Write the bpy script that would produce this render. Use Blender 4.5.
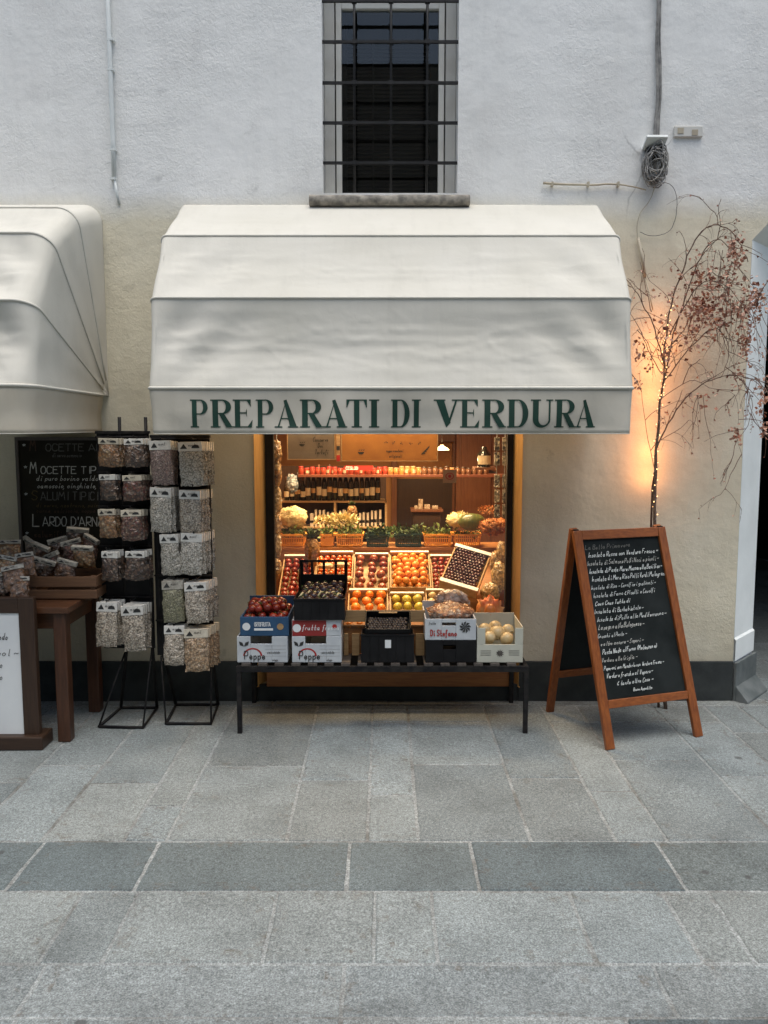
import bpy, math, random
from mathutils import Vector, Matrix, noise
random.seed(7)
for o in list(bpy.data.objects): bpy.data.objects.remove(o)
R = math.radians
SC = bpy.context.scene
COL = SC.collection
# ------------------------------------------------------------------ camera, light, exposure
FPX, PITCH, CH, CD = 820.0, R(6.05), 1.75, 5.09
cam_d = bpy.data.cameras.new('camera'); cam = bpy.data.objects.new('camera', cam_d); COL.objects.link(cam)
cam_d.sensor_fit = 'VERTICAL'; cam_d.sensor_height = 24; cam_d.lens = FPX/1024*24
cam_d.clip_start = .05; cam_d.clip_end = 500
cam.location = (0, -CD, CH); cam.rotation_euler = (R(90)-PITCH, 0, 0)
SC.camera = cam
W = bpy.data.worlds.new('World'); SC.world = W; W.use_nodes = True
wn = W.node_tree; wn.nodes.clear()
sky = wn.nodes.new('ShaderNodeTexSky'); sky.sky_type = 'NISHITA'; sky.sun_disc = False
SUN_EL, SUN_AZ = R(77), R(165)      # azimuth clockwise from +Y
sky.sun_elevation = SUN_EL; sky.sun_rotation = SUN_AZ; sky.air_density = 1.0; sky.dust_density = 3.5; sky.ozone_density = 1.0
bg = wn.nodes.new('ShaderNodeBackground'); bg.inputs[1].default_value = .15
wo = wn.nodes.new('ShaderNodeOutputWorld')
hz = wn.nodes.new('ShaderNodeMix'); hz.data_type = 'RGBA'; hz.blend_type = 'MULTIPLY'; hz.inputs[0].default_value = 1; hz.inputs[7].default_value = (.97, 1.0, .955, 1)   # thin overcast takes the violet out of the sky
wn.links.new(sky.outputs[0], hz.inputs[6]); wn.links.new(hz.outputs[2], bg.inputs[0]); wn.links.new(bg.outputs[0], wo.inputs[0])
sd = bpy.data.lights.new('sun', 'SUN'); sd.energy = 1.5; sd.angle = R(50); sd.color = (1, .97, .93)
sun = bpy.data.objects.new('sun', sd); COL.objects.link(sun)
sv = Vector((math.sin(SUN_AZ)*math.cos(SUN_EL), math.cos(SUN_AZ)*math.cos(SUN_EL), math.sin(SUN_EL)))
sun.rotation_euler = sv.to_track_quat('Z', 'Y').to_euler(); sun.location = (0, -6, 12)
SC.view_settings.view_transform = 'Standard'; SC.view_settings.look = 'None'
SC.view_settings.exposure = 0.54; SC.view_settings.gamma = 1
SC.render.engine = 'CYCLES'

# ------------------------------------------------------------------ helpers: pixel + real depth -> real place
def ray(px, py):
    dx = (px-384)/FPX; dy = -(py-512)/FPX
    return Vector((dx, math.cos(PITCH)+dy*math.sin(PITCH), -math.sin(PITCH)+dy*math.cos(PITCH)))
def P(px, py, Y):
    d = ray(px, py); s = (Y+CD)/d.y
    return Vector((d.x*s, Y, CH+d.z*s))
def G(px, py, z=0):
    d = ray(px, py); s = (z-CH)/d.z
    return Vector((d.x*s, -CD+d.y*s, z))
def PX(px, Y, z):      # X of a column px at depth Y and height z
    # solve for py so that height is z
    t = math.atan2(CH-z, Y+CD)-PITCH
    return P(px, 512+FPX*math.tan(t), Y).x
def PZ(py, Y): return P(384, py, Y).z

# ------------------------------------------------------------------ materials
def nodes(name):
    m = bpy.data.materials.new(name); m.use_nodes = True
    nt = m.node_tree; b = nt.nodes['Principled BSDF']
    return m, nt, b
def coords(nt, rand=True, scale=1):
    tc = nt.nodes.new('ShaderNodeTexCoord')
    if not rand: return tc.outputs['Object']
    oi = nt.nodes.new('ShaderNodeObjectInfo')
    mu = nt.nodes.new('ShaderNodeMath'); mu.operation = 'MULTIPLY'; mu.inputs[1].default_value = 37.0
    nt.links.new(oi.outputs['Random'], mu.inputs[0])
    va = nt.nodes.new('ShaderNodeVectorMath'); va.operation = 'ADD'
    nt.links.new(tc.outputs['Object'], va.inputs[0]); nt.links.new(mu.outputs[0], va.inputs[1])
    return va.outputs[0]
def noisen(nt, vec, sc, det=5, rough=.55, dist=0):
    n = nt.nodes.new('ShaderNodeTexNoise'); n.inputs['Scale'].default_value = sc; n.inputs['Detail'].default_value = det
    n.inputs['Roughness'].default_value = rough; n.inputs['Distortion'].default_value = dist
    nt.links.new(vec, n.inputs['Vector']); return n.outputs['Fac']
def rampn(nt, fac, stops):
    r = nt.nodes.new('ShaderNodeValToRGB'); e = r.color_ramp.elements
    while len(e) < len(stops): e.new(.5)
    for i, (p, c) in enumerate(stops):
        e[i].position = p; e[i].color = (c[0], c[1], c[2], 1) if not isinstance(c, (int, float)) else (c, c, c, 1)
    nt.links.new(fac, r.inputs[0]); return r.outputs[0]
def mixn(nt, fac, a, b, mode='MIX'):
    m = nt.nodes.new('ShaderNodeMix'); m.data_type = 'RGBA'; m.blend_type = mode
    for k, v in ((0, fac), (6, a), (7, b)):
        if hasattr(v, 'is_linked') or hasattr(v, 'links'): nt.links.new(v, m.inputs[k])
        elif k == 0: m.inputs[0].default_value = v
        else: m.inputs[k].default_value = (v[0], v[1], v[2], 1)
    return m.outputs[2]
def bumpn(nt, b, h, st, dist=.01, prev=None):
    n = nt.nodes.new('ShaderNodeBump'); n.inputs['Strength'].default_value = st; n.inputs['Distance'].default_value = dist
    nt.links.new(h, n.inputs['Height'])
    if prev: nt.links.new(prev, n.inputs['Normal'])
    nt.links.new(n.outputs[0], b.inputs['Normal']); return n.outputs[0]
def mat(name, c, c2=None, sc=8, rough=.6, bump=0, bsc=60, metal=0, rand=True, det=5, vr=0, emit=None, es=1, spec=.5, stretch=None, bd=.004, coat=0, lo=.35, hi=.65):
    m, nt, b = nodes(name)
    v = coords(nt, rand)
    if stretch:
        mp = nt.nodes.new('ShaderNodeMapping'); mp.inputs['Scale'].default_value = stretch
        nt.links.new(v, mp.inputs[0]); v = mp.outputs[0]
    if c2 is None: c2 = tuple(x*.8 for x in c)
    col = rampn(nt, noisen(nt, v, sc, det), [(lo, c), (hi, c2)])
    if vr:      # value varies from copy to copy
        oi = nt.nodes.new('ShaderNodeObjectInfo')
        r = rampn(nt, oi.outputs['Random'], [(0, 1-vr), (1, 1)])
        col = mixn(nt, 1.0, col, r, 'MULTIPLY')
    nt.links.new(col, b.inputs['Base Color'])
    b.inputs['Roughness'].default_value = rough; b.inputs['Metallic'].default_value = metal
    b.inputs['Specular IOR Level'].default_value = spec; b.inputs['Coat Weight'].default_value = coat
    if bump: bumpn(nt, b, noisen(nt, v, bsc, 4), bump, bd)
    if emit: b.inputs['Emission Color'].default_value = (*emit, 1); b.inputs['Emission Strength'].default_value = es
    return m
def speckle(name, cols, sc=90, rough=.35, bump=.5, coat=.6):
    """bag contents: many little grains or slices seen through film"""
    m, nt, b = nodes(name); v = coords(nt, True)
    vo = nt.nodes.new('ShaderNodeTexVoronoi'); vo.inputs['Scale'].default_value = sc; nt.links.new(v, vo.inputs['Vector'])
    sp = nt.nodes.new('ShaderNodeSeparateColor'); nt.links.new(vo.outputs['Color'], sp.inputs[0])
    n = len(cols); col = rampn(nt, sp.outputs[0], [(i/max(1, n-1)*.9+.05, c) for i, c in enumerate(cols)])
    d = rampn(nt, vo.outputs['Distance'], [(.25, 1.0), (.75, .35)])
    col = mixn(nt, 1.0, col, d, 'MULTIPLY')
    nt.links.new(col, b.inputs['Base Color']); b.inputs['Roughness'].default_value = rough
    b.inputs['Coat Weight'].default_value = min(1, coat*1.6); b.inputs['Coat Roughness'].default_value = .12
    cr = noisen(nt, v, 22, 5, .6, 1.2)
    p = bumpn(nt, b, vo.outputs['Distance'], bump, .004); pn = bumpn(nt, b, cr, .9, .02, p); nt.links.new(pn, b.inputs['Coat Normal'])
    return m
def wood(name, c, c2, axis=2, rough=.5, sc=6, bump=.25):
    st = [14, 14, 14]; st[axis] = 1.2
    return mat(name, c, c2, sc=sc, rough=rough, bump=bump, bsc=9, stretch=st, bd=.003, lo=.3, hi=.7)
MT = {}
def wall_material():
    m, nt, b = nodes('painted_stucco'); tc = nt.nodes.new('ShaderNodeTexCoord'); v = tc.outputs['Object']
    sep = nt.nodes.new('ShaderNodeSeparateXYZ'); nt.links.new(v, sep.inputs[0])
    w = noisen(nt, v, 2.2, 5); ad = nt.nodes.new('ShaderNodeMath'); ad.operation = 'MULTIPLY_ADD'; ad.inputs[1].default_value = .16
    nt.links.new(w, ad.inputs[0]); nt.links.new(sep.outputs['Z'], ad.inputs[2])
    edge = nt.nodes.new('ShaderNodeMapRange'); edge.inputs['From Min'].default_value = PZ(206, 0)-.02; edge.inputs['From Max'].default_value = PZ(206, 0)+.16
    nt.links.new(ad.outputs[0], edge.inputs['Value'])
    upper = rampn(nt, noisen(nt, v, 1.3, 7, .6), [(.3, (.68, .675, .655)), (.5, (.765, .765, .745)), (.72, (.81, .81, .795))])
    lower = rampn(nt, noisen(nt, v, 1.7, 7, .6), [(.3, (.63, .575, .44)), (.55, (.71, .66, .52)), (.75, (.75, .71, .58))])
    col = mixn(nt, edge.outputs[0], lower, upper)
    # scuffs: small worn patches
    sc = rampn(nt, noisen(nt, v, 5.5, 8, .68), [(.62, 1.0), (.72, .74)])
    col = mixn(nt, 1.0, col, sc, 'MULTIPLY')
    fine = rampn(nt, noisen(nt, v, 110, 3), [(.3, .93), (.7, 1.03)])
    col = mixn(nt, 1.0, col, fine, 'MULTIPLY')
    # rain streaks running down
    mp = nt.nodes.new('ShaderNodeMapping'); mp.inputs['Scale'].default_value = (7, 1, .5); nt.links.new(v, mp.inputs[0])
    stx = rampn(nt, noisen(nt, mp.outputs[0], 1.6, 5, .6), [(.5, 1.0), (.8, .93)])
    col = mixn(nt, 1.0, col, stx, 'MULTIPLY')
    vc = nt.nodes.new('ShaderNodeTexVoronoi'); vc.feature = 'DISTANCE_TO_EDGE'; vc.inputs['Scale'].default_value = .75
    dv = nt.nodes.new('ShaderNodeMix'); dv.data_type = 'RGBA'; dv.inputs[0].default_value = .16
    nz_ = nt.nodes.new('ShaderNodeTexNoise'); nz_.inputs['Scale'].default_value = 3.0; nz_.inputs['Detail'].default_value = 8; nt.links.new(v, nz_.inputs['Vector'])
    nt.links.new(v, dv.inputs[6]); nt.links.new(nz_.outputs['Color'], dv.inputs[7]); nt.links.new(dv.outputs[2], vc.inputs['Vector'])
    ck = rampn(nt, vc.outputs['Distance'], [(.0012, .7), (.004, 1.0)]); ckm = rampn(nt, noisen(nt, v, .8, 3), [(.56, 0.0), (.62, 1.0)])
    ck2 = mixn(nt, ckm, (1, 1, 1), ck); col = mixn(nt, 1.0, col, ck2, 'MULTIPLY')
    # damp grime just above the plinth
    z0 = nt.nodes.new('ShaderNodeMapRange'); z0.inputs['From Min'].default_value = .25; z0.inputs['From Max'].default_value = .75
    z0.inputs['To Min'].default_value = .74; z0.inputs['To Max'].default_value = 1.0
    nt.links.new(ad.outputs[0], z0.inputs['Value']); col = mixn(nt, 1.0, col, z0.outputs[0], 'MULTIPLY')
    nt.links.new(col, b.inputs['Base Color']); b.inputs['Roughness'].default_value = .9; b.inputs['Specular IOR Level'].default_value = .2
    # trowelled lumps, stronger in patches
    amt = rampn(nt, noisen(nt, v, 1.1, 4), [(.40, .06), (.60, 1.0)])
    vo = noisen(nt, v, 50, 4, .6, .8)
    mm = nt.nodes.new('ShaderNodeMath'); mm.operation = 'MULTIPLY'; nt.links.new(vo, mm.inputs[0]); nt.links.new(amt, mm.inputs[1])
    p = bumpn(nt, b, mm.outputs[0], .5, .010); p = bumpn(nt, b, noisen(nt, v, 5, 3), .35, .03, p); bumpn(nt, b, edge.outputs[0], .3, .006, p)
    return m
def stone_material():
    m, nt, b = nodes('granite_paving'); tc = nt.nodes.new('ShaderNodeTexCoord'); v = tc.outputs['Object']
    at = nt.nodes.new('ShaderNodeAttribute'); at.attribute_name = 'tone'
    jt = nt.nodes.new('ShaderNodeAttribute'); jt.attribute_name = 'joint'
    sp = rampn(nt, noisen(nt, v, 170, 2, .7), [(.28, .52), (.5, 1.0), (.68, 1.55)])
    blot = rampn(nt, noisen(nt, v, 2.6, 9, .72), [(.28, .66), (.5, 1.0), (.72, 1.2)])
    big = rampn(nt, noisen(nt, v, 60, 4, .75), [(.3, .64), (.7, 1.36)])
    col = mixn(nt, 1.0, at.outputs[0], sp, 'MULTIPLY'); col = mixn(nt, 1.0, col, blot, 'MULTIPLY'); col = mixn(nt, 1.0, col, big, 'MULTIPLY')
    # rusty stains and dark gum spots
    st = rampn(nt, noisen(nt, v, 4.1, 9, .75), [(.60, 0.0), (.72, .5)])
    col = mixn(nt, st, col, (.12, .10, .08))
    ed = rampn(nt, noisen(nt, v, 13, 6, .8), [(.54, 0.0), (.66, .6)])      # rusty dirt that gathers on the worn slab edges
    et = nt.nodes.new('ShaderNodeAttribute'); et.attribute_name = 'edge'
    em = nt.nodes.new('ShaderNodeMath'); em.operation = 'MULTIPLY'; nt.links.new(ed, em.inputs[0]); nt.links.new(et.outputs['Fac'], em.inputs[1])
    col = mixn(nt, em.outputs[0], col, (.105, .08, .058))
    jd = rampn(nt, noisen(nt, v, 1.9, 8, .7), [(.5, 0.0), (.66, .8)])
    jm = nt.nodes.new('ShaderNodeMath'); jm.operation = 'MULTIPLY'; nt.links.new(jd, jm.inputs[0]); nt.links.new(jt.outputs['Fac'], jm.inputs[1])
    col = mixn(nt, jm.outputs[0], col, (.07, .06, .048))
    vo = nt.nodes.new('ShaderNodeTexVoronoi'); vo.inputs['Scale'].default_value = 2.3; nt.links.new(v, vo.inputs['Vector'])
    gm = rampn(nt, vo.outputs['Distance'], [(.035, .7), (.05, 0.0)])
    col = mixn(nt, gm, col, (.05, .05, .05))
    nt.links.new(col, b.inputs['Base Color']); b.inputs['Roughness'].default_value = .78; b.inputs['Specular IOR Level'].default_value = .35
    p = bumpn(nt, b, noisen(nt, v, 120, 4, .7), .5, .004); bumpn(nt, b, noisen(nt, v, 6, 4), .3, .01, p)
    return m
def canvas(name, c, c2):
    m, nt, b = nodes(name); tc = nt.nodes.new('ShaderNodeTexCoord'); v = tc.outputs['Object']
    col = rampn(nt, noisen(nt, v, 2.5, 6), [(.3, c), (.7, c2)])
    mp = nt.nodes.new('ShaderNodeMapping'); mp.inputs['Scale'].default_value = (9, 3, 1); nt.links.new(v, mp.inputs[0])
    stn = rampn(nt, noisen(nt, mp.outputs[0], 1.5, 6, .65), [(.5, 1.0), (.78, .93)])
    col = mixn(nt, 1.0, col, stn, 'MULTIPLY')
    grm = rampn(nt, noisen(nt, v, 9, 9, .75), [(.62, 1.0), (.72, .94)]); col = mixn(nt, 1.0, col, grm, 'MULTIPLY')
    nt.links.new(col, b.inputs['Base Color']); b.inputs['Roughness'].default_value = .75; b.inputs['Specular IOR Level'].default_value = .25
    p = bumpn(nt, b, noisen(nt, v, 300, 2), .25, .001); bumpn(nt, b, noisen(nt, v, 14, 6, .6, 1.0), .22, .006, p)
    return m
def glass_mat(name, tint=(1, 1, 1), refl=.08, gl=.03):
    m = bpy.data.materials.new(name); m.use_nodes = True; nt = m.node_tree; nt.nodes.clear()
    o = nt.nodes.new('ShaderNodeOutputMaterial'); t = nt.nodes.new('ShaderNodeBsdfTransparent'); g = nt.nodes.new('ShaderNodeBsdfGlossy')
    t.inputs[0].default_value = (*tint, 1); g.inputs['Roughness'].default_value = gl
    lw = nt.nodes.new('ShaderNodeLayerWeight'); lw.inputs[0].default_value = .35
    mr = nt.nodes.new('ShaderNodeMapRange'); mr.inputs['To Min'].default_value = refl; mr.inputs['To Max'].default_value = .8
    nt.links.new(lw.outputs['Fresnel'], mr.inputs['Value'])
    mx = nt.nodes.new('ShaderNodeMixShader'); nt.links.new(mr.outputs[0], mx.inputs[0]); nt.links.new(t.outputs[0], mx.inputs[1]); nt.links.new(g.outputs[0], mx.inputs[2])
    nt.links.new(mx.outputs[0], o.inputs[0]); return m

MT['wall'] = wall_material(); MT['stone'] = stone_material()
MT['canvas'] = canvas('cream_canvas', (.62, .60, .54), (.57, .55, .485))
MT['canvas2'] = canvas('shaded_brown_canvas', (.54, .50, .42), (.46, .41, .32))  # beige cloth with the left awning's shading painted in as darker brown
MT['valance_canvas'] = canvas('shaded_beige_canvas', (.56, .53, .46), (.46, .43, .36))  # valance colour holds painted shade and warm bounce, darker than the canopy
MT['green'] = mat('green_lettering', (.003, .03, .018), (.004, .042, .027), rough=.6)
MT['white_plaster'] = mat('white_plaster', (.86, .89, .88), (.78, .81, .80), sc=4, rough=.85, bump=.25, bsc=30, rand=False)
MT['grey_plaster'] = mat('greige_plaster', (.80, .79, .72), (.72, .71, .64), sc=4, rough=.9, bump=.2, bsc=30, rand=False)
MT['plinth'] = mat('slate_plinth', (.028, .033, .034), (.05, .056, .056), sc=6, rough=.7, spec=.2, bump=.3, bsc=25, rand=False)
MT['plinth2'] = mat('worn_plinth', (.09, .105, .105), (.15, .165, .165), sc=9, rough=.7, bump=.4, bsc=25, rand=False)
MT['taupe'] = mat('taupe_paint', (.52, .515, .48), (.44, .43, .40), sc=5, rough=.55, bump=.1)
MT['taupe_hi'] = mat('pale_taupe_paint', (.64, .63, .59), (.56, .55, .51), sc=5, rough=.55)
MT['sill'] = mat('weathered_stone', (.34, .31, .26), (.13, .12, .105), sc=22, rough=.9, bump=.8, bsc=30, det=8)
MT['iron'] = mat('black_iron', (.012, .012, .014), (.03, .028, .026), sc=20, rough=.5, spec=.12, bump=.2, bsc=80)
MT['ironshine'] = mat('worn_iron', (.02, .019, .019), (.01, .01, .01), sc=20, rough=.45, spec=.3)
MT['louvre'] = mat('dark_louvre', (.03, .024, .02), (.018, .015, .012), rough=.6, spec=.12)
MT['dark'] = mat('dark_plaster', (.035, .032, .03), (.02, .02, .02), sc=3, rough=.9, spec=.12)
MT['pane'] = glass_mat('window_glass', (.75, .8, .8), .03, .02)
MT['shopglass'] = glass_mat('shop_glass', (.97, .97, .96), .02, .01)
MT['pine'] = wood('honey_pine', (.62, .38, .14), (.50, .28, .09), 2)
MT['pineh'] = wood('honey_pine_rail', (.42, .17, .045), (.28, .10, .028), 0)
MT['aframe'] = wood('orange_varnished_wood', (.30, .09, .02), (.17, .045, .012), 2, rough=.35)
MT['aframeh'] = wood('orange_varnished_rail', (.30, .09, .02), (.18, .05, .013), 0, rough=.35)
MT['slate'] = mat('chalkboard_slate', (.005, .007, .007), (.022, .026, .026), sc=3, det=9, rough=.55, spec=.12, bump=.05)
MT['slate2'] = mat('brown_black_slate', (.014, .012, .008), (.02, .018, .012), sc=5, rough=.6, spec=.12)
MT['chalk'] = mat('white_chalk', (.75, .78, .76), (.50, .53, .52), sc=130, rough=.95)
MT['chalkdim'] = mat('faded_chalk', (.17, .17, .155), (.08, .08, .075), sc=130, rough=.95)
MT['chalkbrown'] = mat('brown_chalk', (.10, .055, .035), (.04, .025, .018), sc=130, rough=.95)
MT['chalkyel'] = mat('olive_chalk', (.12, .085, .03), (.05, .04, .018), sc=130, rough=.95)
MT['chalkmid'] = mat('soft_chalk', (.62, .62, .58), (.4, .4, .37), sc=130, rough=.95)
MT['pencil'] = mat('black_marker', (.02, .02, .02), (.04, .04, .04), rough=.7)
MT['greywood'] = wood('greyed_wood', (.09, .075, .065), (.05, .042, .037), 2)
MT['darkwood'] = wood('dark_brown_wood', (.05, .026, .014), (.03, .015, .009), 2, rough=.45)
MT['darkwoodh'] = wood('dark_brown_rail', (.05, .026, .014), (.03, .015, .009), 0, rough=.45)
MT['tablewood'] = wood('reddish_table_wood', (.085, .034, .016), (.045, .018, .009), 2, rough=.42)
MT['tablewoodh'] = wood('reddish_table_plank', (.11, .045, .02), (.06, .024, .011), 0, rough=.4)
MT['cratewood'] = wood('crate_wood', (.17, .085, .04), (.10, .048, .024), 0, rough=.65)
MT['traywood'] = wood('pale_tray_wood', (.40, .26, .125), (.27, .16, .07), 0, rough=.65)
MT['shelfwood'] = wood('shelf_wood', (.34, .15, .045), (.22, .09, .028), 0, rough=.5)
MT['redwood'] = wood('reddish_room_wood', (.17, .065, .026), (.11, .038, .016), 2, rough=.5)
MT['orangewall'] = mat('ochre_room_wall', (.34, .16, .05), (.28, .12, .035), sc=2, rough=.8)
MT['paper'] = mat('white_paper', (.75, .77, .77), (.68, .70, .71), sc=4, rough=.75)
MT['card'] = mat('label_card', (.72, .70, .65), (.60, .58, .53), sc=60, rough=.6)
MT['card_cream'] = mat('cream_label_card', (.66, .60, .48), (.54, .48, .38), sc=70, rough=.5, vr=.15)
MT['card_dim'] = mat('dull_label_card', (.52, .49, .42), (.32, .29, .24), sc=70, rough=.5, vr=.3)
MT['ink'] = mat('black_ink', (.015, .015, .015), (.03, .03, .03), rough=.6)
MT['redink'] = mat('red_print', (.42, .02, .015), (.34, .02, .015), rough=.5)
MT['blackplastic'] = mat('black_plastic', (.010, .010, .011), (.016, .016, .017), rough=.35, spec=.12, bump=.1)
MT['bluecard'] = mat('blue_cardboard', (.022, .075, .16), (.016, .06, .13), sc=14, rough=.6)
MT['whitecard'] = mat('white_cardboard', (.52, .55, .57), (.44, .47, .5), sc=12, rough=.65)
MT['redcard'] = mat('red_cardboard', (.30, .022, .02), (.24, .02, .018), rough=.6)
MT['brasspipe'] = mat('beige_conduit', (.46, .41, .31), (.36, .31, .23), sc=12, rough=.6)
MT['cable'] = mat('grey_cable', (.30, .29, .27), (.16, .155, .15), sc=25, rough=.6)
MT['cabledark'] = mat('dark_cable', (.05, .05, .05), (.1, .1, .1), sc=25, rough=.5)
MT['whitepipe'] = mat('white_conduit', (.66, .69, .68), (.58, .61, .6), rough=.55)
MT['bark'] = mat('brown_bark', (.10, .06, .045), (.20, .135, .10), sc=60, rough=.85, bump=.6, bsc=120)
MT['leaf'] = mat('dried_leaf', (.26, .095, .055), (.38, .18, .12), sc=25, rough=.8, vr=.2)
def leaf2():
    m, nt, b = nodes('dry_rust_leaf'); g = nt.nodes.new('ShaderNodeNewGeometry')
    col = rampn(nt, g.outputs['Random Per Island'], [(0, (.17, .06, .04)), (.35, (.36, .17, .115)), (.7, (.50, .29, .21)), (1, (.60, .42, .33))])
    nt.links.new(col, b.inputs['Base Color']); b.inputs['Roughness'].default_value = .8
    return m
MT['leaf'] = leaf2()
def greens(name, cs):
    m, nt, b = nodes(name); g = nt.nodes.new('ShaderNodeNewGeometry')
    col = rampn(nt, g.outputs['Random Per Island'], [(i/(len(cs)-1), c) for i, c in enumerate(cs)])
    nt.links.new(col, b.inputs['Base Color']); b.inputs['Roughness'].default_value = .6
    return m
MT['herb'] = greens('herb_leaves', [(.03, .06, .012), (.09, .14, .03), (.22, .26, .07)])
MT['darkherb'] = greens('dark_leaves', [(.015, .03, .01), (.03, .06, .02), (.07, .10, .03)])
MT['paleveg'] = greens('pale_petals', [(.55, .42, .2), (.70, .6, .35), (.42, .38, .16)])
MT['glow'] = mat('warm_bulb', (1, .6, .25), rough=.4, emit=(1, .55, .22), es=2.5)
MT['lampglow'] = mat('lit_shade', (.9, .8, .6), rough=.5, emit=(1, .75, .45), es=1.6)
MT['film'] = mat('crinkled_film', (.50, .40, .30), (.30, .19, .11), sc=35, rough=.2, bump=1, bsc=30, bd=.01, coat=.8)

# ------------------------------------------------------------------ mesh builder
ORG = {}
class MB:
    def __init__(s): s.v = []; s.f = []; s.m = []; s.sm = []; s.cur = 0; s.smooth = False; s.T = None
    def av(s, p):
        p = Vector(p)
        if s.T is not None: p = s.T @ p
        s.v.append(p); return len(s.v)-1
    def af(s, idx): s.f.append(list(idx)); s.m.append(s.cur); s.sm.append(s.smooth)
    def quad(s, a, b, c, d): s.af([s.av(a), s.av(b), s.av(c), s.av(d)])
    def poly(s, ps): s.af([s.av(p) for p in ps])
    def box(s, x0, x1, y0, y1, z0, z1):
        i = [s.av((x, y, z)) for z in (z0, z1) for x, y in ((x0, y0), (x1, y0), (x1, y1), (x0, y1))]
        for q in ((0, 3, 2, 1), (4, 5, 6, 7), (0, 1, 5, 4), (1, 2, 6, 5), (2, 3, 7, 6), (3, 0, 4, 7)): s.af([i[k] for k in q])
    def obox(s, c, ux, uy, uz, sx, sy, sz):
        c = Vector(c); ux = Vector(ux).normalized()*sx/2; uy = Vector(uy).normalized()*sy/2; uz = Vector(uz).normalized()*sz/2
        i = [s.av(c+a*ux+b*uy+g*uz) for g in (-1, 1) for a, b in ((-1, -1), (1, -1), (1, 1), (-1, 1))]
        for q in ((0, 3, 2, 1), (4, 5, 6, 7), (0, 1, 5, 4), (1, 2, 6, 5), (2, 3, 7, 6), (3, 0, 4, 7)): s.af([i[k] for k in q])
    def beam(s, a, b, w, d, up=(0, 0, 1)):
        a = Vector(a); b = Vector(b); ax = (b-a).normalized(); sd = ax.cross(Vector(up))
        if sd.length < 1e-4: sd = ax.cross(Vector((0, 1, 0)))
        sd.normalize(); u = sd.cross(ax)
        s.obox((a+b)/2, sd, u, ax, w, d, (b-a).length)
    def tube(s, pts, r, n=6, r1=None, caps=True):
        pts = [Vector(p) for p in pts]; old = s.smooth; s.smooth = True; rings = []
        N = len(pts); u = None
        for k, p in enumerate(pts):
            t = (pts[min(k+1, N-1)]-pts[max(k-1, 0)]).normalized()
            if u is None: u = t.orthogonal().normalized()
            else:
                u = u-t*u.dot(t)
                u = u.normalized() if u.length > 1e-5 else t.orthogonal().normalized()
            w = t.cross(u); rr = r[k] if isinstance(r, (list, tuple)) else (r if r1 is None else r+(r1-r)*k/(N-1))
            rings.append([s.av(p+(u*math.cos(2*math.pi*j/n)+w*math.sin(2*math.pi*j/n))*rr) for j in range(n)])
        for a, b in zip(rings, rings[1:]):
            for j in range(n): s.af([a[j], a[(j+1) % n], b[(j+1) % n], b[j]])
        if caps: s.smooth = False; s.af(rings[0][::-1]); s.af(rings[-1])
        s.smooth = old
    def lathe(s, prof, c=(0, 0, 0), n=14, smooth=True):
        c = Vector(c); old = s.smooth; s.smooth = smooth; rings = []
        for r, z in prof:
            if r < 1e-6: rings.append([s.av(c+Vector((0, 0, z)))])
            else: rings.append([s.av(c+Vector((r*math.cos(2*math.pi*j/n), r*math.sin(2*math.pi*j/n), z))) for j in range(n)])
        for a, b in zip(rings, rings[1:]):
            for j in range(n):
                k = (j+1) % n
                if len(a) == 1 and len(b) > 1: s.af([a[0], b[k], b[j]][::-1])
                elif len(b) == 1 and len(a) > 1: s.af([a[j], a[k], b[0]])
                elif len(a) > 1: s.af([a[j], a[k], b[k], b[j]])
        s.smooth = old
    def grid(s, fn, nu, nv, smooth=True):
        old = s.smooth; s.smooth = smooth
        ix = [[s.av(fn(i/nu, j/nv)) for i in range(nu+1)] for j in range(nv+1)]
        for j in range(nv):
            for i in range(nu): s.af([ix[j][i], ix[j][i+1], ix[j+1][i+1], ix[j+1][i]])
        s.smooth = old
    def build(s, name, mats, parent=None, org=None, bevel=0, kind=None):
        if not isinstance(mats, (list, tuple)): mats = [mats]
        me = bpy.data.meshes.new(name); o = bpy.data.objects.new(name, me); COL.objects.link(o)
        if parent is not None: g = ORG[parent.name]
        else: g = Vector(org) if org is not None else Vector((0, 0, 0))
        me.from_pydata([tuple(p-g) for p in s.v], [], s.f)
        for m in mats: me.materials.append(MT[m] if isinstance(m, str) else m)
        me.polygons.foreach_set('material_index', s.m); me.polygons.foreach_set('use_smooth', s.sm); me.update()
        if parent is not None: o.parent = parent
        else: o.location = g
        ORG[o.name] = g
        if bevel:
            b = o.modifiers.new('bevel', 'BEVEL'); b.width = bevel; b.segments = 2; b.limit_method = 'ANGLE'; b.angle_limit = R(40)
        if kind: o['kind'] = kind
        return o
def tag(o, label, cat, group=None):
    o['label'] = label; o['category'] = cat
    if group: o['group'] = group
    return o
def empty(name, loc, label=None, cat=None, group=None):
    o = bpy.data.objects.new(name, None); COL.objects.link(o); o.location = loc; o.empty_display_size = .1
    ORG[o.name] = Vector(loc)
    if label: tag(o, label, cat, group)
    return o
def copy_tree(o, loc=None, rot=None, label=None, group=None, parent=None, scale=None):
    c = o.copy(); COL.objects.link(c)
    if parent is not None: c.parent = parent
    if loc is not None: c.location = loc
    if rot is not None: c.rotation_euler = rot
    if scale is not None: c.scale = scale
    if label: c['label'] = label
    if group: c['group'] = group
    for ch in [x for x in bpy.data.objects if x.parent == o]: copy_tree(ch, parent=c)
    return c
KIDS = {}
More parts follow.
